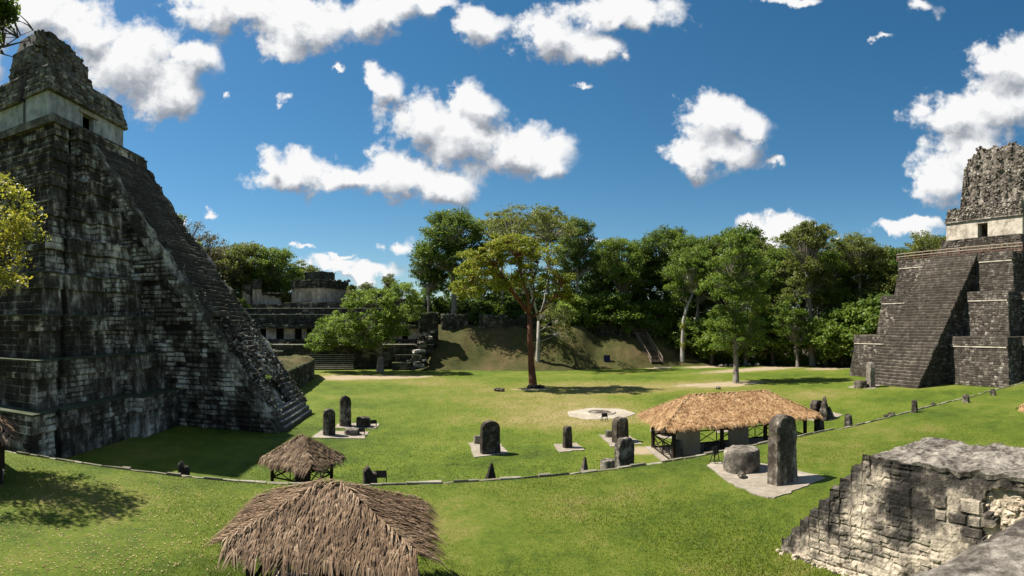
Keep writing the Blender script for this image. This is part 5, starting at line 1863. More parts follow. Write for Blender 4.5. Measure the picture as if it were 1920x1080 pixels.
tag(m.build('stone_slab', M['slab']), 'pale floor slab under the long thatched shelter', 'slab')
stela(LF(-3.3, -.4, .1), 1.75, 2.6, .35, 'flat', 'broad sandy flat stela under the left half of the long shelter', 'beigestela', -.24, 61, amp=.02)
stela(LF(1.0, .5, .1), 1.6, 2.05, .35, 'round', 'round-headed sandy stela under the middle of the long shelter', 'beigestela', -.24, 62, amp=.02)
m = MB()
stela(LF(-4.4, -1.2, .1), .8, 1.25, .6, 'round', 'small mottled stone by the left rail inside the long shelter', 'altar', .3, 63, name='broken_stone', group='stones inside the long shelter', amp=.07)
drum(LF(-1.2, -.2, .1), .85, .55, 'rounded low altar in the middle of the long shelter', 'stela2', 31, .7)
# slabs and stones seen through and behind the shelter
slab([(1216, 806), (1226, 801), (1262, 806), (1282, 818), (1262, 824), (1240, 822)], 0, 'pale slab behind the left end of the long shelter')
drum(P(1236, 813), .62, .42, 'grey altar behind the left end of the long shelter', 'stela2', 33)
stela(P(1251, 817), .9, 1.9, .6, 'broken', 'dark stela behind the left end of the long shelter', 'stela', .2, 64)
slab([(1334, 800), (1362, 793), (1400, 806), (1345, 813)], 0, 'pale slab seen through the middle of the long shelter')
stela(P(1366, 806), .95, 2.0, .6, 'round', 'dark stela seen through the middle of the long shelter', 'stela', .2, 65)
drum(P(1347, 803), .6, .7, 'dark altar seen through the middle of the long shelter', 'stela', 34)

# --- shelter cut by the left edge, one cut by the right edge
EF = Frame((-17.9, 19.6, TER), (.8, .6, 0), (-.6, .8, 0))
es_ = thing('thatched_shelter', EF.o, 'thatched roof corner cut off by the left picture edge', 'shelter')
thatch(EF, 1.9, 1.9, 2.35, 3.55, .1, 'thatch_old', es_, 8, 9, 36, .5, .045, .45, .12)
for (u, v) in ((-1.4, -1.4), (1.4, -1.4), (1.4, 1.4), (-1.4, 1.4)):
    MB().tube([EF(u, v, -.05), EF(u, v, 2.5)], [.12, .1], 8).build('post', M['wood'], es_)
cor = [(-1.4, -1.4), (1.4, -1.4), (1.4, 1.4), (-1.4, 1.4)]
for p, q in zip(cor, cor[1:] + cor[:1]):
    MB().beam(EF(*p, 2.4), EF(*q, 2.4), .1).build('beam', M['wood'], es_)
m = MB().prism([EF(-1.5, -1.5, 0), EF(1.5, -1.5, 0), EF(1.5, 1.5, 0), EF(-1.5, 1.5, 0)], TER - .05, TER + .07)
tag(m.build('stone_slab', M['slab']), 'pale slab under the shelter at the left picture edge', 'slab')
o_ = ray(1976, 36, TER)
RF = Frame(o_, (1, 0, 0), (0, 1, 0))
rs_ = thing('thatched_shelter', RF.o, 'sliver of thatched eave at the right picture edge', 'shelter')
thatch(RF, 1.75, 1.75, 2.2, 3.3, .1, 'thatch_new', rs_, 9, 8, 34, .45, .05, .4, .12)
for (u, v) in ((-1.3, -1.3), (1.3, -1.3), (1.3, 1.3), (-1.3, 1.3)):
    MB().tube([RF(u, v, -.05), RF(u, v, 2.3)], [.1, .1], 8).build('post', M['wood'], rs_)

# ---------------------------------------------------------------- trees
def leaf_cloud(rng, centres, radii, per, size, aspect=.55, flat=.6, spread=.5):
    """leaf blades round clump centres; returns verts (N*4), faces, tone"""
    C = np.repeat(np.asarray(centres, float), per, axis=0)
    Rd = np.repeat(np.asarray(radii, float), per)
    n = len(C)
    d = rng.normal(size=(n, 3))
    d /= np.linalg.norm(d, axis=1)[:, None]
    rr = rng.random(n) ** spread
    pos = C + d * (rr * Rd)[:, None] * np.array([1, 1, flat])
    nor = rng.normal(size=(n, 3)) + np.array([0, 0, .6]) + d * .5
    nor /= np.linalg.norm(nor, axis=1)[:, None]
    t = np.cross(nor, rng.normal(size=(n, 3)))
    t /= np.linalg.norm(t, axis=1)[:, None]
    b = np.cross(nor, t)
    L = size * rng.uniform(.6, 1.35, n)
    t *= L[:, None] * .5
    b *= (L * aspect)[:, None] * .5
    v = np.empty((n, 4, 3))
    v[:, 0] = pos - t
    v[:, 1] = pos + b - nor * (L * .08)[:, None]
    v[:, 2] = pos + t
    v[:, 3] = pos - b - nor * (L * .08)[:, None]
    ct = np.repeat(rng.random(len(centres)), per)
    tone = np.clip(ct * .55 + rng.random(n) * .45, 0, 1)
    f = np.arange(n * 4).reshape(n, 4)
    return v.reshape(-1, 3), f, np.repeat(tone, 4)

def make_tree(seed, trunk, r0, blobs, nclump, per, clump_r, leaf, bark, lmat, name='tree', branch_r=.09, shell=.55, twigs=True, r_end=None, forks=0, flat=.6, limb=None, aspect=.55):
    """trunk: list of points (local), blobs: crown ellipsoids (cx,cy,cz,rx,ry,rz,weight). returns Empty with trunk and crown; local at origin"""
    rng = np.random.default_rng(seed)
    rnd = random.Random(seed)
    random.seed(seed)
    root = bpy.data.objects.new(name, None)
    COL.objects.link(root)
    tp = [Vector(p) for p in trunk]
    wts = np.array([b[6] for b in blobs], float)
    wts /= wts.sum()
    cent, rad = [], []
    for k in range(nclump):
        b = blobs[rng.choice(len(blobs), p=wts)]
        for _ in range(30):
            d = rng.normal(size=3)
            d /= np.linalg.norm(d)
            if d[2] < -.55 and rng.random() < .6: continue
            break
        r = shell + (1 - shell) * rng.random() ** .6
        r *= 1 + .14 * rng.normal()
        c = np.array([b[0] + d[0] * b[3] * r, b[1] + d[1] * b[4] * r, b[2] + d[2] * b[5] * r])
        cent.append(c)
        rad.append(clump_r * rng.uniform(.6, 1.35))
    m = MB()
    n = len(tp)
    rads = [r0 * (1.45 if i == 0 else 1) * (1 - (1 - (r_end or .45)) * i / max(1, n - 1)) for i in range(n)]
    # flare at the foot
    t0 = tp[0]
    pts = [t0 - Vector((0, 0, .3)), t0 + (tp[1] - t0) * .06] + tp[1:]
    m.tube(pts, [r0 * 1.7, r0 * 1.15] + rads[1:], 9, .5, rough=.06)
    if limb:                                  # heavy named limbs
        for (pl, ra, rb) in limb:
            pl = [Vector(p) for p in pl]
            m.tube(pl, [ra + (rb - ra) * i / (len(pl) - 1) for i in range(len(pl))], 7, .55, rough=.06)
            tp = tp + pl[1:]
    anchors = [p for p in tp[max(1, n - 3):]] if not limb else tp[n - 1:]
    for k, c in enumerate(cent):
        if not twigs and k % 3: continue
        c = Vector(c)
        best = min(anchors, key=lambda p: (p - c).length + (2.0 if p.z > c.z else 0) + rnd.random() * 1.5)
        midp = best.lerp(c, .5) + Vector((rnd.uniform(-.5, .5), rnd.uniform(-.5, .5), rnd.uniform(-.3, .7))) * clump_r * .7
        L = (c - best).length
        rb = min(r0 * .5, branch_r * (.35 + .09 * L))
        m.tube([best, best.lerp(midp, .5) + Vector((0, 0, .12 * clump_r)), midp, c], [rb, rb * .75, rb * .5, rb * .15], 5, .6, cap=False)
    tr = link_mesh('trunk', m.v, m.f, M[bark], None, m.t, origin=(0, 0, 0), smooth=True)
    tr.parent = root
    v, f, t = leaf_cloud(rng, cent, rad, per, leaf, aspect, flat)
    cr = link_mesh('crown', v, f, M[lmat], None, t, origin=(0, 0, 0))
    cr.parent = root
    return root

def place(root, loc, rz=0.0, s=1.0, label='', group=None, lmat=None, sz=None):
    root.location = loc
    root.rotation_euler = (0, 0, rz)
    root.scale = (s, s, sz or s)
    tag(root, label, 'tree', group)
    if lmat:
        for c in root.children:
            if c.name.startswith('crown'):
                c.material_slots[0].link = 'OBJECT'
                c.material_slots[0].material = M[lmat]
    return root

def copy_tree(root):
    r = root.copy()
    COL.objects.link(r)
    for ch in list(root.children):
        c = ch.copy()
        COL.objects.link(c)
        c.parent = r
    return r

# --- the tree with the red trunk
b = spot(1000, 727)
k = 77.0 / 1000     # metres per photo pixel at its distance
def tp_(px, py, dy=0.0):      # local x from bearing, local z from height
    return ((px - 1000) * k * math.cos(.31) + dy * .3, -(px - 1000) * k * math.sin(.31) * 1.0 + dy, (727 - py) * k)
limbs = [([tp_(993, 590), tp_(975, 565, 1), tp_(955, 540, 1.5), tp_(925, 528, 2), tp_(895, 520, 1)], .34, .12),
         ([tp_(993, 592), tp_(990, 560, -.5), tp_(978, 520, -1), tp_(968, 485, -2), tp_(950, 460, -2)], .26, .08),
         ([tp_(975, 565, 1), tp_(955, 535, -1), tp_(930, 500, -2), tp_(905, 480, -3)], .22, .08),
         ([tp_(993, 585), tp_(1003, 555, 1.5), tp_(1000, 520, 2.5), tp_(1010, 490, 3)], .2, .07),
         ([tp_(996, 596), tp_(1015, 585, -1), tp_(1035, 560, -2), tp_(1050, 540, -2)], .14, .05)]
red = make_tree(101, [tp_(1000, 727), tp_(996, 680), tp_(994, 640), tp_(993, 590)], .52,
                [tp_(905, 500) + (4.2, 4.5, 2.6, 1.2), tp_(960, 470) + (4.6, 5, 2.6, 1.5), tp_(1010, 490) + (3.6, 4.5, 2.6, .8), tp_(1040, 540) + (2.8, 3, 2.4, .6), tp_(875, 540) + (2.2, 3, 1.8, .5), tp_(955, 535) + (3.5, 3.5, 1.6, .5)],
                215, 120, 1.0, .34, 'bark_red', 'lf_gold', 'red_trunk_tree', .12, .5, r_end=.7, limb=limbs, flat=.5)
place(red, b, label='golden-green tree with bare red trunk standing alone on the lawn')

# --- low spreading tree on the left of the lawn
b = spot(713, 697)
k = 103 / 1000
def q_(px, py, dy=0.0): return ((px - 713) * k, dy, (697 - py) * k)
limbs = [([q_(713, 668), q_(704, 650, -1), q_(686, 632, -1.5), q_(660, 610, -1)], .3, .1), ([q_(713, 668), q_(716, 645, 1), q_(728, 620, 1.5), q_(742, 595, 1)], .28, .1),
         ([q_(713, 668), q_(708, 640, 1), q_(700, 605, 2), q_(695, 575, 1)], .28, .1), ([q_(704, 650, -1), q_(680, 645, -2), q_(650, 640, -3), q_(615, 625, -2)], .18, .06)]
lawn_tree = make_tree(102, [q_(713, 697), q_(713, 685), q_(713, 668)], .75,
                      [q_(640, 620) + (6.0, 5, 3.6, 1.1), q_(700, 590) + (6.5, 6, 5.2, 1.6), q_(755, 575) + (4.6, 5, 4.8, 1.0), q_(605, 640) + (3.4, 4, 1.8, .5), q_(690, 630) + (6.5, 5, 2.6, .7)],
                      330, 110, 1.15, .40, 'bark_grey', 'lf_bright', 'spreading_tree', .12, .5, r_end=.8, limb=limbs, flat=.55)
place(lawn_tree, b, label='low wide bright green tree shading bare earth left of the mound')

# --- the tall tree right of the long shelter
b = spot(1380, 717)
k = 84 / 1000
def r_(px, py, dy=0.0): return ((px - 1380) * k, dy, (717 - py) * k)
pale = make_tree(103, [r_(1380, 717), r_(1380, 680), r_(1378, 640), r_(1376, 590), r_(1374, 540)], .46,
                 [r_(1372, 490) + (4.4, 4.4, 4.0, 1.2), r_(1350, 545) + (3.3, 3.5, 3.2, .8), r_(1412, 545) + (3.0, 3.5, 3.2, .8), r_(1365, 615) + (3.4, 3.4, 3.8, 1.0), r_(1405, 630) + (3.2, 3.2, 3.4, .7), r_(1375, 455) + (3, 3, 2, .5)],
                 270, 100, 1.0, .36, 'bark_grey', 'lf_mid', 'lawn_tree', .1, .45, flat=.6)
place(pale, b, label='tall green tree with straight pale trunk on the lawn beyond the long shelter', lmat='lf_mid')

# --- leaning tree with whitish trunk at the forest edge
b = spot(1279, 685)
k = 120 / 1000
def s_(px, py, dy=0.0): return ((px - 1279) * k, dy, (685 - py) * k)
lean = make_tree(104, [s_(1279, 685), s_(1280, 640), s_(1282, 600), s_(1292, 570), s_(1304, 548)], .5,
                 [s_(1285, 505) + (4.5, 4.5, 3.6, 1), s_(1315, 490) + (4.5, 4.5, 4.5, 1.2), s_(1275, 540) + (2.8, 3, 2, .4)],
                 150, 80, 1.2, .46, 'bark_white', 'lf_mid', 'leaning_tree', .12, .5)
place(lean, b, label='leaning whitish trunk with bromeliads at the right foot of the mound')
rngb = np.random.default_rng(9)
for (py, r_b, lab) in ((612, .75, 'upper leafy bromeliad clump on the leaning whitish trunk'), (647, .8, 'lower orange bromeliad clump on the leaning whitish trunk')):
    v, f, t = leaf_cloud(rngb, [(b.x, b.y - .3, (685 - py) * k)], [r_b], 130, .5, .3, 1.2)
    tag(link_mesh('bromeliad', v, f, M['lf_gold'], None, t), lab, 'plant', 'bromeliads on the leaning trunk')

# --- tall brownish tree and small tree at the forest edge, right
b = spot(1523, 686)
k = 118 / 1000
def u_(px, py, dy=0.0): return ((px - 1523) * k, dy, (686 - py) * k)
tall = make_tree(105, [u_(1524, 686), u_(1519, 640), u_(1517, 600), u_(1513, 550), u_(1509, 510)], .75,
                 [u_(1490, 450) + (5.5, 5, 3.2, 1.2), u_(1530, 445) + (5.0, 5, 3.0, 1.0), u_(1510, 500) + (6.0, 6, 3.5, 1.1), u_(1545, 540) + (3.6, 4, 3.5, .7), u_(1480, 545) + (3.5, 4, 3, .6)],
                 200, 75, 1.3, .48, 'bark_grey', 'lf_olive', 'tall_tree', .13, .45, r_end=.6)
place(tall, b, label='tall olive-brown tree with forked grey trunk at the forest edge')
b = spot(1496, 688)
def v_(px, py, dy=0.0): return ((px - 1496) * k, dy, (688 - py) * k)
small = make_tree(106, [v_(1496, 688), v_(1494, 668), v_(1492, 650)], .4, [v_(1492, 620) + (4, 4, 3.4, 1), v_(1480, 590) + (3.6, 3.6, 3, .8), v_(1505, 640) + (3, 3, 2, .5)],
                  110, 75, 1.1, .45, 'bark_grey', 'lf_mid', 'small_tree', .1, .5)
place(small, b, label='small round green tree in front of the tall olive-brown tree')
b = spot(1398, 685)
place(copy_tree(small), b, 1.3, 1.25, 'small green tree with pale trunk behind the tall lawn tree')
# --- whitish dry tree behind the red trunk
b = spot(1008, 693)
k = 106 / 1000
def d_(px, py, dy=0.0): return ((px - 1008) * k, dy, (693 - py) * k)
limbs = [([d_(1010, 620), d_(1020, 612, -1), d_(1036, 610, -1), d_(1056, 618, -1)], .14, .05), ([d_(1010, 600), d_(1000, 560), d_(985, 510), d_(960, 470)], .26, .08),
         ([d_(1010, 600), d_(1025, 560, 1), d_(1035, 500, 1), d_(1040, 440, 1)], .26, .08), ([d_(1010, 640), d_(1024, 634, -1), d_(1040, 628, -1)], .1, .04)]
dry = make_tree(107, [d_(1008, 693), d_(1009, 650), d_(1010, 600)], .5,
                [d_(1055, 625) + (3.5, 3.5, 2.6, .5), d_(1040, 590) + (4, 4, 2.6, .6), d_(1000, 430) + (5.5, 5, 3, .8), d_(960, 425) + (5.5, 5, 3.0, .8), d_(1045, 420) + (4.5, 4, 2.6, .7), d_(985, 395) + (6.5, 4, 1.6, .6), d_(1020, 480) + (5, 5, 3, .5)],
                190, 42, 1.25, .42, 'bark_white', 'lf_olive', 'dry_tree', .12, .5, limb=limbs, r_end=.6, flat=.45)
place(dry, b, label='tall feathery olive tree with whitish trunk behind the red trunk')

# --- yellow tree at the left edge, and the branch tip at the top left corner
yt = make_tree(108, [(0, 0, 0), (.1, .1, 3), (.0, .2, 6), (.2, .1, 9.0)], .28,
               [(.6, 0, 11.2, 2.5, 2.6, 1.9, 1), (1.3, .0, 9.6, 2.0, 2.2, 1.7, .8), (-.8, .5, 10.5, 2.2, 2.2, 2.4, .7), (1.0, 0, 8.2, 1.5, 1.8, 1.0, .4)],
               100, 60, .62, .19, 'bark_grey', 'lf_yellow', 'yellow_tree', .08, .45)
place(yt, ray(-46, 32.6, TER), 0, 1.28, 'yellow-green autumn tree cut by the left picture edge')
# branch reaching into the top left corner
cb = make_tree(109, [(0, 0, 0), (.2, .1, 5), (.5, .4, 9), (.8, .9, 12.6)], .3,
               [(2.95, 2.5, 15.75, .42, .45, .30, .8), (2.6, 2.3, 15.15, .35, .4, .2, .5), (1.6, 1.4, 16.0, .9, .9, .6, 1.0), (.2, .4, 15.5, 1.8, 1.8, 1.4, 1.5)],
               130, 50, .30, .13, 'bark_dark', 'lf_dark', 'overhanging_tree', .05, .5,
               limb=[([(.8, .9, 12.6), (1.6, 1.6, 14.2), (2.4, 2.2, 14.9), (3.0, 2.6, 14.85), (3.6, 2.9, 14.95)], .09, .012), ([(1.6, 1.6, 14.2), (2.3, 2.1, 15.2), (3.0, 2.55, 15.7)], .06, .015),
                     ([(2.4, 2.2, 14.9), (3.0, 2.6, 14.65), (3.5, 2.9, 14.45)], .025, .006), ([(3.0, 2.6, 14.85), (3.4, 2.8, 15.1), (3.7, 2.95, 15.2)], .018, .005), ([(2.4, 2.2, 14.9), (2.9, 2.4, 15.05), (3.4, 2.7, 15.0)], .02, .006)])
place(cb, ray(-270, 14.5, TER), 0, 1.0, 'dark leafy branch reaching into the top left corner')

# --- forest: prototypes, then copies along the back
protoA = make_tree(201, [(0, 0, 0), (.2, 0, 6), (.1, .3, 12), (.4, .2, 17)], .6,
                   [(0, 0, 21, 6.2, 6.2, 4.6, 1.4), (-3.5, 1, 17, 4.2, 4.2, 3.5, .9), (3.6, -1, 17.5, 4.2, 4.2, 3.5, .9), (0, -2.5, 14, 4.0, 3.5, 3.2, .7), (.5, 1, 24.5, 3.8, 3.8, 2.2, .6)],
                   290, 75, 1.45, .46, 'bark_grey', 'lf_dark', 'forest_tree', .14, .5)
protoB = make_tree(202, [(0, 0, 0), (.1, .2, 7), (-.2, .1, 13), (.1, 0, 19)], .5,
                   [(0, 0, 22, 4.2, 4.2, 4.6, 1.2), (.5, 0, 16, 4.4, 4.4, 4.2, 1.0), (-.6, -.6, 10.5, 4.0, 4.0, 3.8, .9), (0, 0, 6, 3.4, 3.4, 2.6, .5)],
                   260, 75, 1.3, .46, 'bark_dark', 'lf_mid', 'forest_tree', .12, .5)
protoC = make_tree(203, [(0, 0, 0), (.3, 0, 7), (.2, .4, 14), (.6, .2, 20)], .5,
                   [(-2.5, 0, 24, 5.2, 5, 2.2, 1), (3, .5, 25, 5.0, 5, 2.2, 1), (.5, -1, 21, 5.6, 5.2, 2.2, 1), (.5, 0, 27, 4.6, 4.4, 1.6, .6)],
                   210, 55, 1.35, .42, 'bark_white', 'lf_olive', 'forest_tree', .13, .4, flat=.4)
protoD = make_tree(204, [(0, 0, 0), (.1, 0, 1.5), (.1, .1, 3.2)], .3,
                   [(0, 0, 4.2, 3.2, 3.2, 2.6, 1), (1.6, .4, 3, 2.2, 2.2, 1.8, .6), (-1.6, -.4, 3, 2.2, 2.2, 1.8, .6), (0, 0, 6.2, 2.2, 2.2, 1.6, .5)],
                   110, 60, 1.0, .45, 'bark_dark', 'lf_mid', 'understory_tree', .1, .45)
protoE = make_tree(205, [(0, 0, 0), (.2, 0, 7), (.2, .4, 13), (.3, .2, 18)], .45,
                   [(-2, 0, 21.5, 4.2, 4.2, 3.2, 1), (2.4, .5, 22.5, 4.2, 4, 3.0, 1), (.5, -1, 18, 4.6, 4.2, 2.4, .7)],
                   150, 16, 1.1, .34, 'bark_dark', 'lf_rust', 'forest_tree', .13, .4, flat=.6)
used = set()
def put(proto, px, d, z, topy, label, lmat=None, rz=0.0, wid=1.0):
    """a forest tree at a bearing and distance, its crown top at the surveyed height"""
    hts = {'A': 26.5, 'B': 26.8, 'C': 28.8, 'D': 8.2, 'E': 25.8}
    key = [kk for kk, pr in (('A', protoA), ('B', protoB), ('C', protoC), ('D', protoD), ('E', protoE)) if pr is proto][0]
    h = EYE + (610 - topy) * d / 1000.0 - z
    s = h / hts[key]
    r = proto if key not in used else copy_tree(proto)
    used.add(key)
    place(r, ray(px, d, z), rz, s * wid, label, 'forest trees round the plaza' if key != 'D' else 'understory trees along the forest edge', lmat, sz=s)
# behind the left temple
put(protoE, 335, 128, 0, 404, 'reddish half-bare tree behind the left stairway, leftmost of the forest', None, .4)
put(protoE, 385, 132, 0, 428, 'half-bare purple-brown tree, second from the left stairway', None, 2.0)
put(protoC, 362, 138, 0, 462, 'yellow-green crown low behind the left stairway', 'lf_gold', .9, 1.0)
put(protoA, 425, 142, 0, 462, 'green tree left of the palace, below the half-bare trees', 'lf_olive', 1.2)
put(protoA, 475, 146, 0, 458, 'grey-green round tree above the broken palace wall', 'lf_olive', 2.6)
put(protoA, 520, 143, 0, 468, 'green tree crowning the palace ruin, above its middle', 'lf_mid', 3.3)
put(protoC, 556, 150, 0, 488, 'small pale crown at the right of the palace treetops', 'lf_olive', .3)
put(protoB, 402, 128, 0, 520, 'low leafy tree hugging the left stairway edge', 'lf_olive', .3)
# centre
put(protoA, 850, 123, 8.5, 394, 'huge dark round-crowned tree above the mound, left of the golden tree', 'lf_dark', .5, 1.22)
put(protoA, 805, 128, 8.5, 462, 'dark tree filling the left shoulder of the huge round tree', 'lf_dark', 2.5, .95)
put(protoC, 940, 132, 8.5, 392, 'feathery olive crown between the huge round tree and the tallest twigs', 'lf_olive', .2)
put(protoC, 1030, 136, 8.5, 384, 'tallest feathery brown-green crown above the golden tree', 'lf_olive', 2.2, .9)
put(protoA, 1082, 124, 8.5, 414, 'dark dense tree right of the golden tree', 'lf_dark', 3.6, .8)
put(protoC, 730, 150, 8, 512, 'pale low crown on the skyline left of the huge round tree', 'lf_olive', 1.6, .8)
put(protoC, 690, 152, 8, 528, 'lowest skyline bush beside the palace roof', 'lf_olive', 3.6, .8)
for i, (px, d, z, ty, lm, lab) in enumerate(((770, 127, 7, 566, 'lf_olive', 'olive shrub at the left end of the mound top'), (735, 131, 8, 575, 'lf_mid', 'shrub between the palace wing and the mound'),
        (700, 133, 9, 585, 'lf_olive', 'low shrub on the palace right wing'), (905, 127, 8.5, 560, 'lf_dark', 'dark shrub behind the mound stubs, left of the red trunk'),
        (960, 128, 8.5, 560, 'lf_dark', 'dark shrub right behind the red trunk on the mound'), (1040, 126, 8.5, 565, 'lf_mid', 'shrub on the mound right of the whitish trunk'), (1075, 122, 8, 545, 'lf_bright', 'bright green shrub at the right end of the mound top'))):
    put(protoD, px, d, z, ty, lab, lm, i * 1.1, 1.3)
# right forest wall
wall = [(protoB, 1130, 138, 6, 452, 'lf_dark'), (protoA, 1165, 128, 6, 448, 'lf_mid'), (protoB, 1205, 134, 6, 446, 'lf_dark'), (protoA, 1245, 136, 5, 428, 'lf_dark'), (protoB, 1280, 133, 3, 436, 'lf_mid'),
        (protoA, 1310, 130, 1, 448, 'lf_dark'), (protoB, 1345, 132, 0, 440, 'lf_olive'), (protoA, 1390, 134, 0, 424, 'lf_dark'), (protoB, 1430, 130, 0, 452, 'lf_olive'), (protoA, 1465, 128, 0, 470, 'lf_mid'),
        (protoC, 1500, 134, 0, 430, 'lf_olive'), (protoA, 1550, 126, 0, 470, 'lf_mid'), (protoB, 1575, 130, 0, 452, 'lf_dark'), (protoC, 1612, 126, 0, 436, 'lf_olive'), (protoA, 1635, 128, 0, 462, 'lf_olive'),
        (protoB, 1660, 132, 0, 480, 'lf_dark'), (protoA, 1700, 128, 0, 468, 'lf_dark'), (protoC, 1735, 122, 0, 434, 'lf_olive'), (protoA, 1775, 128, 0, 446, 'lf_dark')]
ordn = ['first', 'second', 'third', 'fourth', 'fifth', 'sixth', 'seventh', 'eighth', 'ninth', 'tenth', 'eleventh', 'twelfth', 'thirteenth', 'fourteenth', 'fifteenth', 'sixteenth', 'seventeenth', 'eighteenth', 'nineteenth']
cn = {'lf_dark': 'dark green', 'lf_mid': 'fresh green', 'lf_olive': 'olive green'}
for i, (pr, px, d, z, ty, lm) in enumerate(wall):
    put(pr, px, d, z, ty, '%s tree, %s from the left in the back row of the right-hand forest wall' % (cn[lm], ordn[i]), lm, i * 1.7, 1.0)
front = [(1108, 124, 6.5, 545, 'lf_bright'), (1150, 122, 6.3, 540, 'lf_mid'), (1190, 127, 6, 560, 'lf_dark'), (1232, 128, 4, 555, 'lf_mid'), (1300, 124, .5, 590, 'lf_dark'), (1335, 120, 0, 585, 'lf_mid'),
         (1420, 122, 0, 590, 'lf_olive'), (1450, 120, 0, 575, 'lf_mid'), (1550, 118, 0, 585, 'lf_bright'), (1580, 117, 0, 570, 'lf_mid'), (1612, 116, 0, 560, 'lf_bright'), (1640, 118, 0, 545, 'lf_mid'), (1660, 116, 0, 540, 'lf_dark')]
for i, (px, d, z, ty, lm) in enumerate(front):
    put(protoD, px, d, z, ty, '%s understory bush-tree, %s from the left along the front of the forest wall' % ({'lf_bright': 'bright green'}.get(lm) or cn[lm], ordn[i]), lm, i * 2.1, 1.15)

# the wood behind and between them, one mass of foliage
rng = np.random.default_rng(44)
cents, rads = [], []
for i in range(1150):
    px = rng.uniform(1070, 1700)
    d = rng.uniform(131, 150)
    zf = 24 * rng.random() ** .8
    cents.append(ray(px, d, zf)); rads.append(rng.uniform(1.2, 2.4))
for i in range(620):
    px = rng.uniform(700, 1090); d = rng.uniform(132, 150)
    cents.append(ray(px, d, 6 + (17 if px > 790 else 7) * rng.random())); rads.append(rng.uniform(1.2, 2.4))
for i in range(380):
    px = rng.uniform(800, 1090); d = rng.uniform(130, 140)
    cents.append(ray(px, d, 8 + 8 * rng.random())); rads.append(rng.uniform(1.2, 2.2))
for i in range(260):
    px = rng.uniform(300, 700); d = rng.uniform(146, 158)
    cents.append(ray(px, d, 4 + 15 * rng.random())); rads.append(rng.uniform(1.2, 2.4))
v, f, t = leaf_cloud(rng, [tuple(c) for c in cents], rads, 85, .62, .6, .7)
o = link_mesh('forest_mass', v, f, M['lf_dark'], None, t)
tag(o, 'dark tangle of forest foliage behind the trees', 'foliage', kind='stuff')
# low plants: undergrowth at the forest foot
cents, rads = [], []
for i in range(330):
    px = rng.uniform(1110, 1690)
    d = interp(px, [(1110, 126), (1290, 124), (1400, 121), (1690, 117)]) + rng.uniform(0, 5)
    p = ray(px, d, 0)
    cents.append((p.x, p.y, mound_z(p.x, p.y) + rng.uniform(.2, 2.2))); rads.append(rng.uniform(.7, 1.5))
v, f, t = leaf_cloud(rng, cents, rads, 60, .45, .55, .7)
tag(link_mesh('undergrowth', v, f, M['lf_mid'], None, t), 'leafy undergrowth along the forest foot', 'foliage', kind='stuff')

# --- shrubs rooted on the palace terraces
for i, (px, d, z, s_, lab) in enumerate(((452, 128, 11.4, .55, 'shrub at the left end of the palace terraces'), (534, 136, 14.4, .45, 'shrub between the two upper palace buildings'), (585, 137, 20.2, .32, 'little shrub on the palace roof'),
        (660, 134, 15.4, .5, 'shrub right of the upper palace building'), (690, 128, 12.9, .5, 'shrub above the lawn tree on the palace terrace'), (506, 110.5, 3.6, .22, 'small bush on the lowest palace ledge'))):
    place(copy_tree(protoD), ray(px, d, z), i * 1.3, s_, lab, 'shrubs on the palace ruin', 'lf_olive' if i % 2 else 'lf_mid')

# --- small weeds rooted on the temples and the ruin
for (p, s, lab) in ((T1(su(21) + .2, 5.2, 21.2), .7, 'bright green weed tuft high on the left stairway edge'), (T1(su(18) + .2, 5.3, 18.1), .4, 'smaller weed tuft below the topmost one on the left stairway'),
                    (T1(su(4.0) + .4, -2.0, 4.3), .35, 'little weed tuft low on the left stairway rubble'), (Vector((12.3, 8.6, TER + .1)), .22, 'green weed at the foot of the right foreground ruin')):
    v, f, t = leaf_cloud(rng, [tuple(p)], [s], 90, s * .45, .4, .6)
    tag(link_mesh('weed', v, f, M['lf_bright'], None, t), lab, 'plant', 'weeds on the masonry')

# ---------------------------------------------------------------- grass blades and fallen leaves on the near lawn
n = 330000
az = rng.uniform(-.75, 1.28, n)
dd = 14.0 + 30 * rng.random(n) ** 2.2
x, y = dd * np.sin(az), dd * np.cos(az)
keep = (y < 24.85) & ~((np.abs(x - NF.o.x) < 1.95) & (np.abs(y - NF.o.y) < 1.7))
sl_c = spot(1440, 898, TER)
keep &= ~((np.abs((x - sl_c.x) * .75 - (y - sl_c.y) * .5) < 2.0) & (np.abs((x - sl_c.x) * .5 + (y - sl_c.y) * .75) < 1.4))
keep &= ~((x > 12.4) & (x < 15.6) & (y < 12.8))
x, y = x[keep], y[keep]
n = len(x)
h = rng.uniform(.025, .075, n)
w = rng.uniform(.008, .018, n)
a = rng.uniform(0, 6.28, n)
lx, ly = rng.normal(0, .03, n), rng.normal(0, .03, n)
v = np.empty((n, 3, 3))
v[:, 0] = np.stack([x - w * np.cos(a), y - w * np.sin(a), np.full(n, TER + .0)], 1)
v[:, 1] = np.stack([x + w * np.cos(a), y + w * np.sin(a), np.full(n, TER + .0)], 1)
v[:, 2] = np.stack([x + lx, y + ly, TER + .01 + h], 1)
M['blade'] = leaf_mat('grass_blades', [(.0, (.050, .078, .007)), (.5, (.085, .118, .009)), (.9, (.125, .148, .015)), (1.0, (.17, .165, .035))], .3)
tag(link_mesh('grass', v.reshape(-1, 3), np.arange(n * 3).reshape(n, 3), M['blade'], None, np.repeat(rng.random(n), 3)), 'short mown grass blades on the upper terrace', 'grass', kind='stuff')
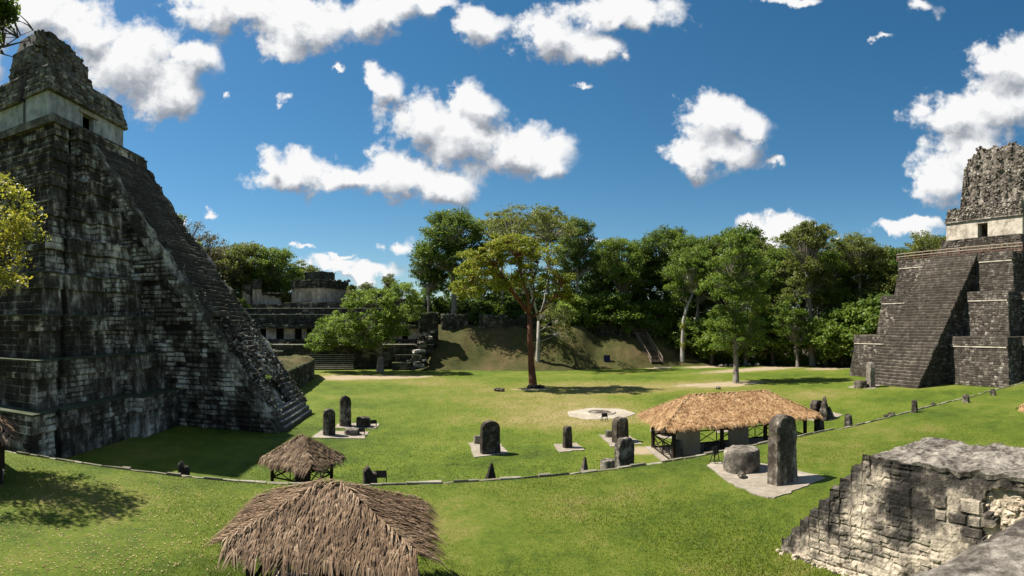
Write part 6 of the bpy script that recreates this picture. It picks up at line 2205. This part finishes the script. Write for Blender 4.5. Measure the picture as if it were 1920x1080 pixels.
# coarser tufts on the plaza beyond the edge
n = 150000
az = rng.uniform(-.70, 1.2, n)
dd = 27 + 65 * rng.random(n) ** 1.6
x, y = dd * np.sin(az), dd * np.cos(az)
keep = (y > 25.6) & (x < 64) & ~((np.abs(x - LF.o.x) < 7) & (np.abs(y - LF.o.y) < 4.6)) & ~((x - c_ring.x) ** 2 + (y - c_ring.y) ** 2 < 12)
pi_ = -(x - T1.o.x) * T1.u.x - (y - T1.o.y) * T1.u.y
keep &= ~((pi_ > -.2) & (np.abs((x - T1.o.x) * T1.v.x + (y - T1.o.y) * T1.v.y) < 26))
for so in SLABS:
    keep &= ~((x > so[0]) & (x < so[1]) & (y > so[2]) & (y < so[3]))
bare = np.zeros(len(x), bool)
for (bx, by, rx, ry) in [(A.x, A.y, r1, r2) for A, r1, r2 in ((A1, 5, 6), (A2, 10, 5), (A3, 3, 2), (A4, 8, 4))]:
    bare |= ((x - bx) / rx) ** 2 + ((y - by) / ry) ** 2 < 1
x, y = x[keep & ~bare], y[keep & ~bare]
n = len(x)
h = rng.uniform(.03, .09, n); w = rng.uniform(.012, .035, n); a = rng.uniform(0, 6.28, n)
v = np.empty((n, 3, 3))
v[:, 0] = np.stack([x - w * np.cos(a), y - w * np.sin(a), np.zeros(n)], 1)
v[:, 1] = np.stack([x + w * np.cos(a), y + w * np.sin(a), np.zeros(n)], 1)
v[:, 2] = np.stack([x + rng.normal(0, .04, n), y + rng.normal(0, .04, n), h], 1)
tag(link_mesh('grass', v.reshape(-1, 3), np.arange(n * 3).reshape(n, 3), M['blade'], None, np.repeat(rng.random(n), 3)), 'short grass tufts on the plaza lawn', 'grass', kind='stuff')
n = 3000
az = np.concatenate([rng.normal(-.52, .13, n * 2 // 3), rng.uniform(-.75, .1, n - n * 2 // 3)])
dd = rng.uniform(16, 26.5, n)
x, y = dd * np.sin(az), dd * np.cos(az)
keep = (y < 24.8)
x, y = x[keep], y[keep]
n = len(x)
a = rng.uniform(0, 6.28, n)
s = rng.uniform(.022, .055, n)
tz = rng.normal(0, .3, n) * s
zz = np.full(n, TER + .06)
v = np.empty((n, 4, 3))
v[:, 0] = np.stack([x - s * np.cos(a), y - s * np.sin(a), zz - tz * .3], 1)
v[:, 1] = np.stack([x + s * .45 * np.sin(a), y - s * .45 * np.cos(a), zz + .01], 1)
v[:, 2] = np.stack([x + s * np.cos(a), y + s * np.sin(a), zz + abs(tz)], 1)
v[:, 3] = np.stack([x - s * .45 * np.sin(a), y + s * .45 * np.cos(a), zz + .01], 1)
M['litter'] = plain_mat('dry_fallen_leaves', (.12, .07, .03), (.48, .38, .19), 12)
tag(link_mesh('fallen_leaves', v.reshape(-1, 3), np.arange(n * 4).reshape(n, 4), M['litter'], None, np.repeat(rng.random(n), 4)), 'dry yellow leaves scattered on the shaded left lawn', 'leaves', kind='stuff')
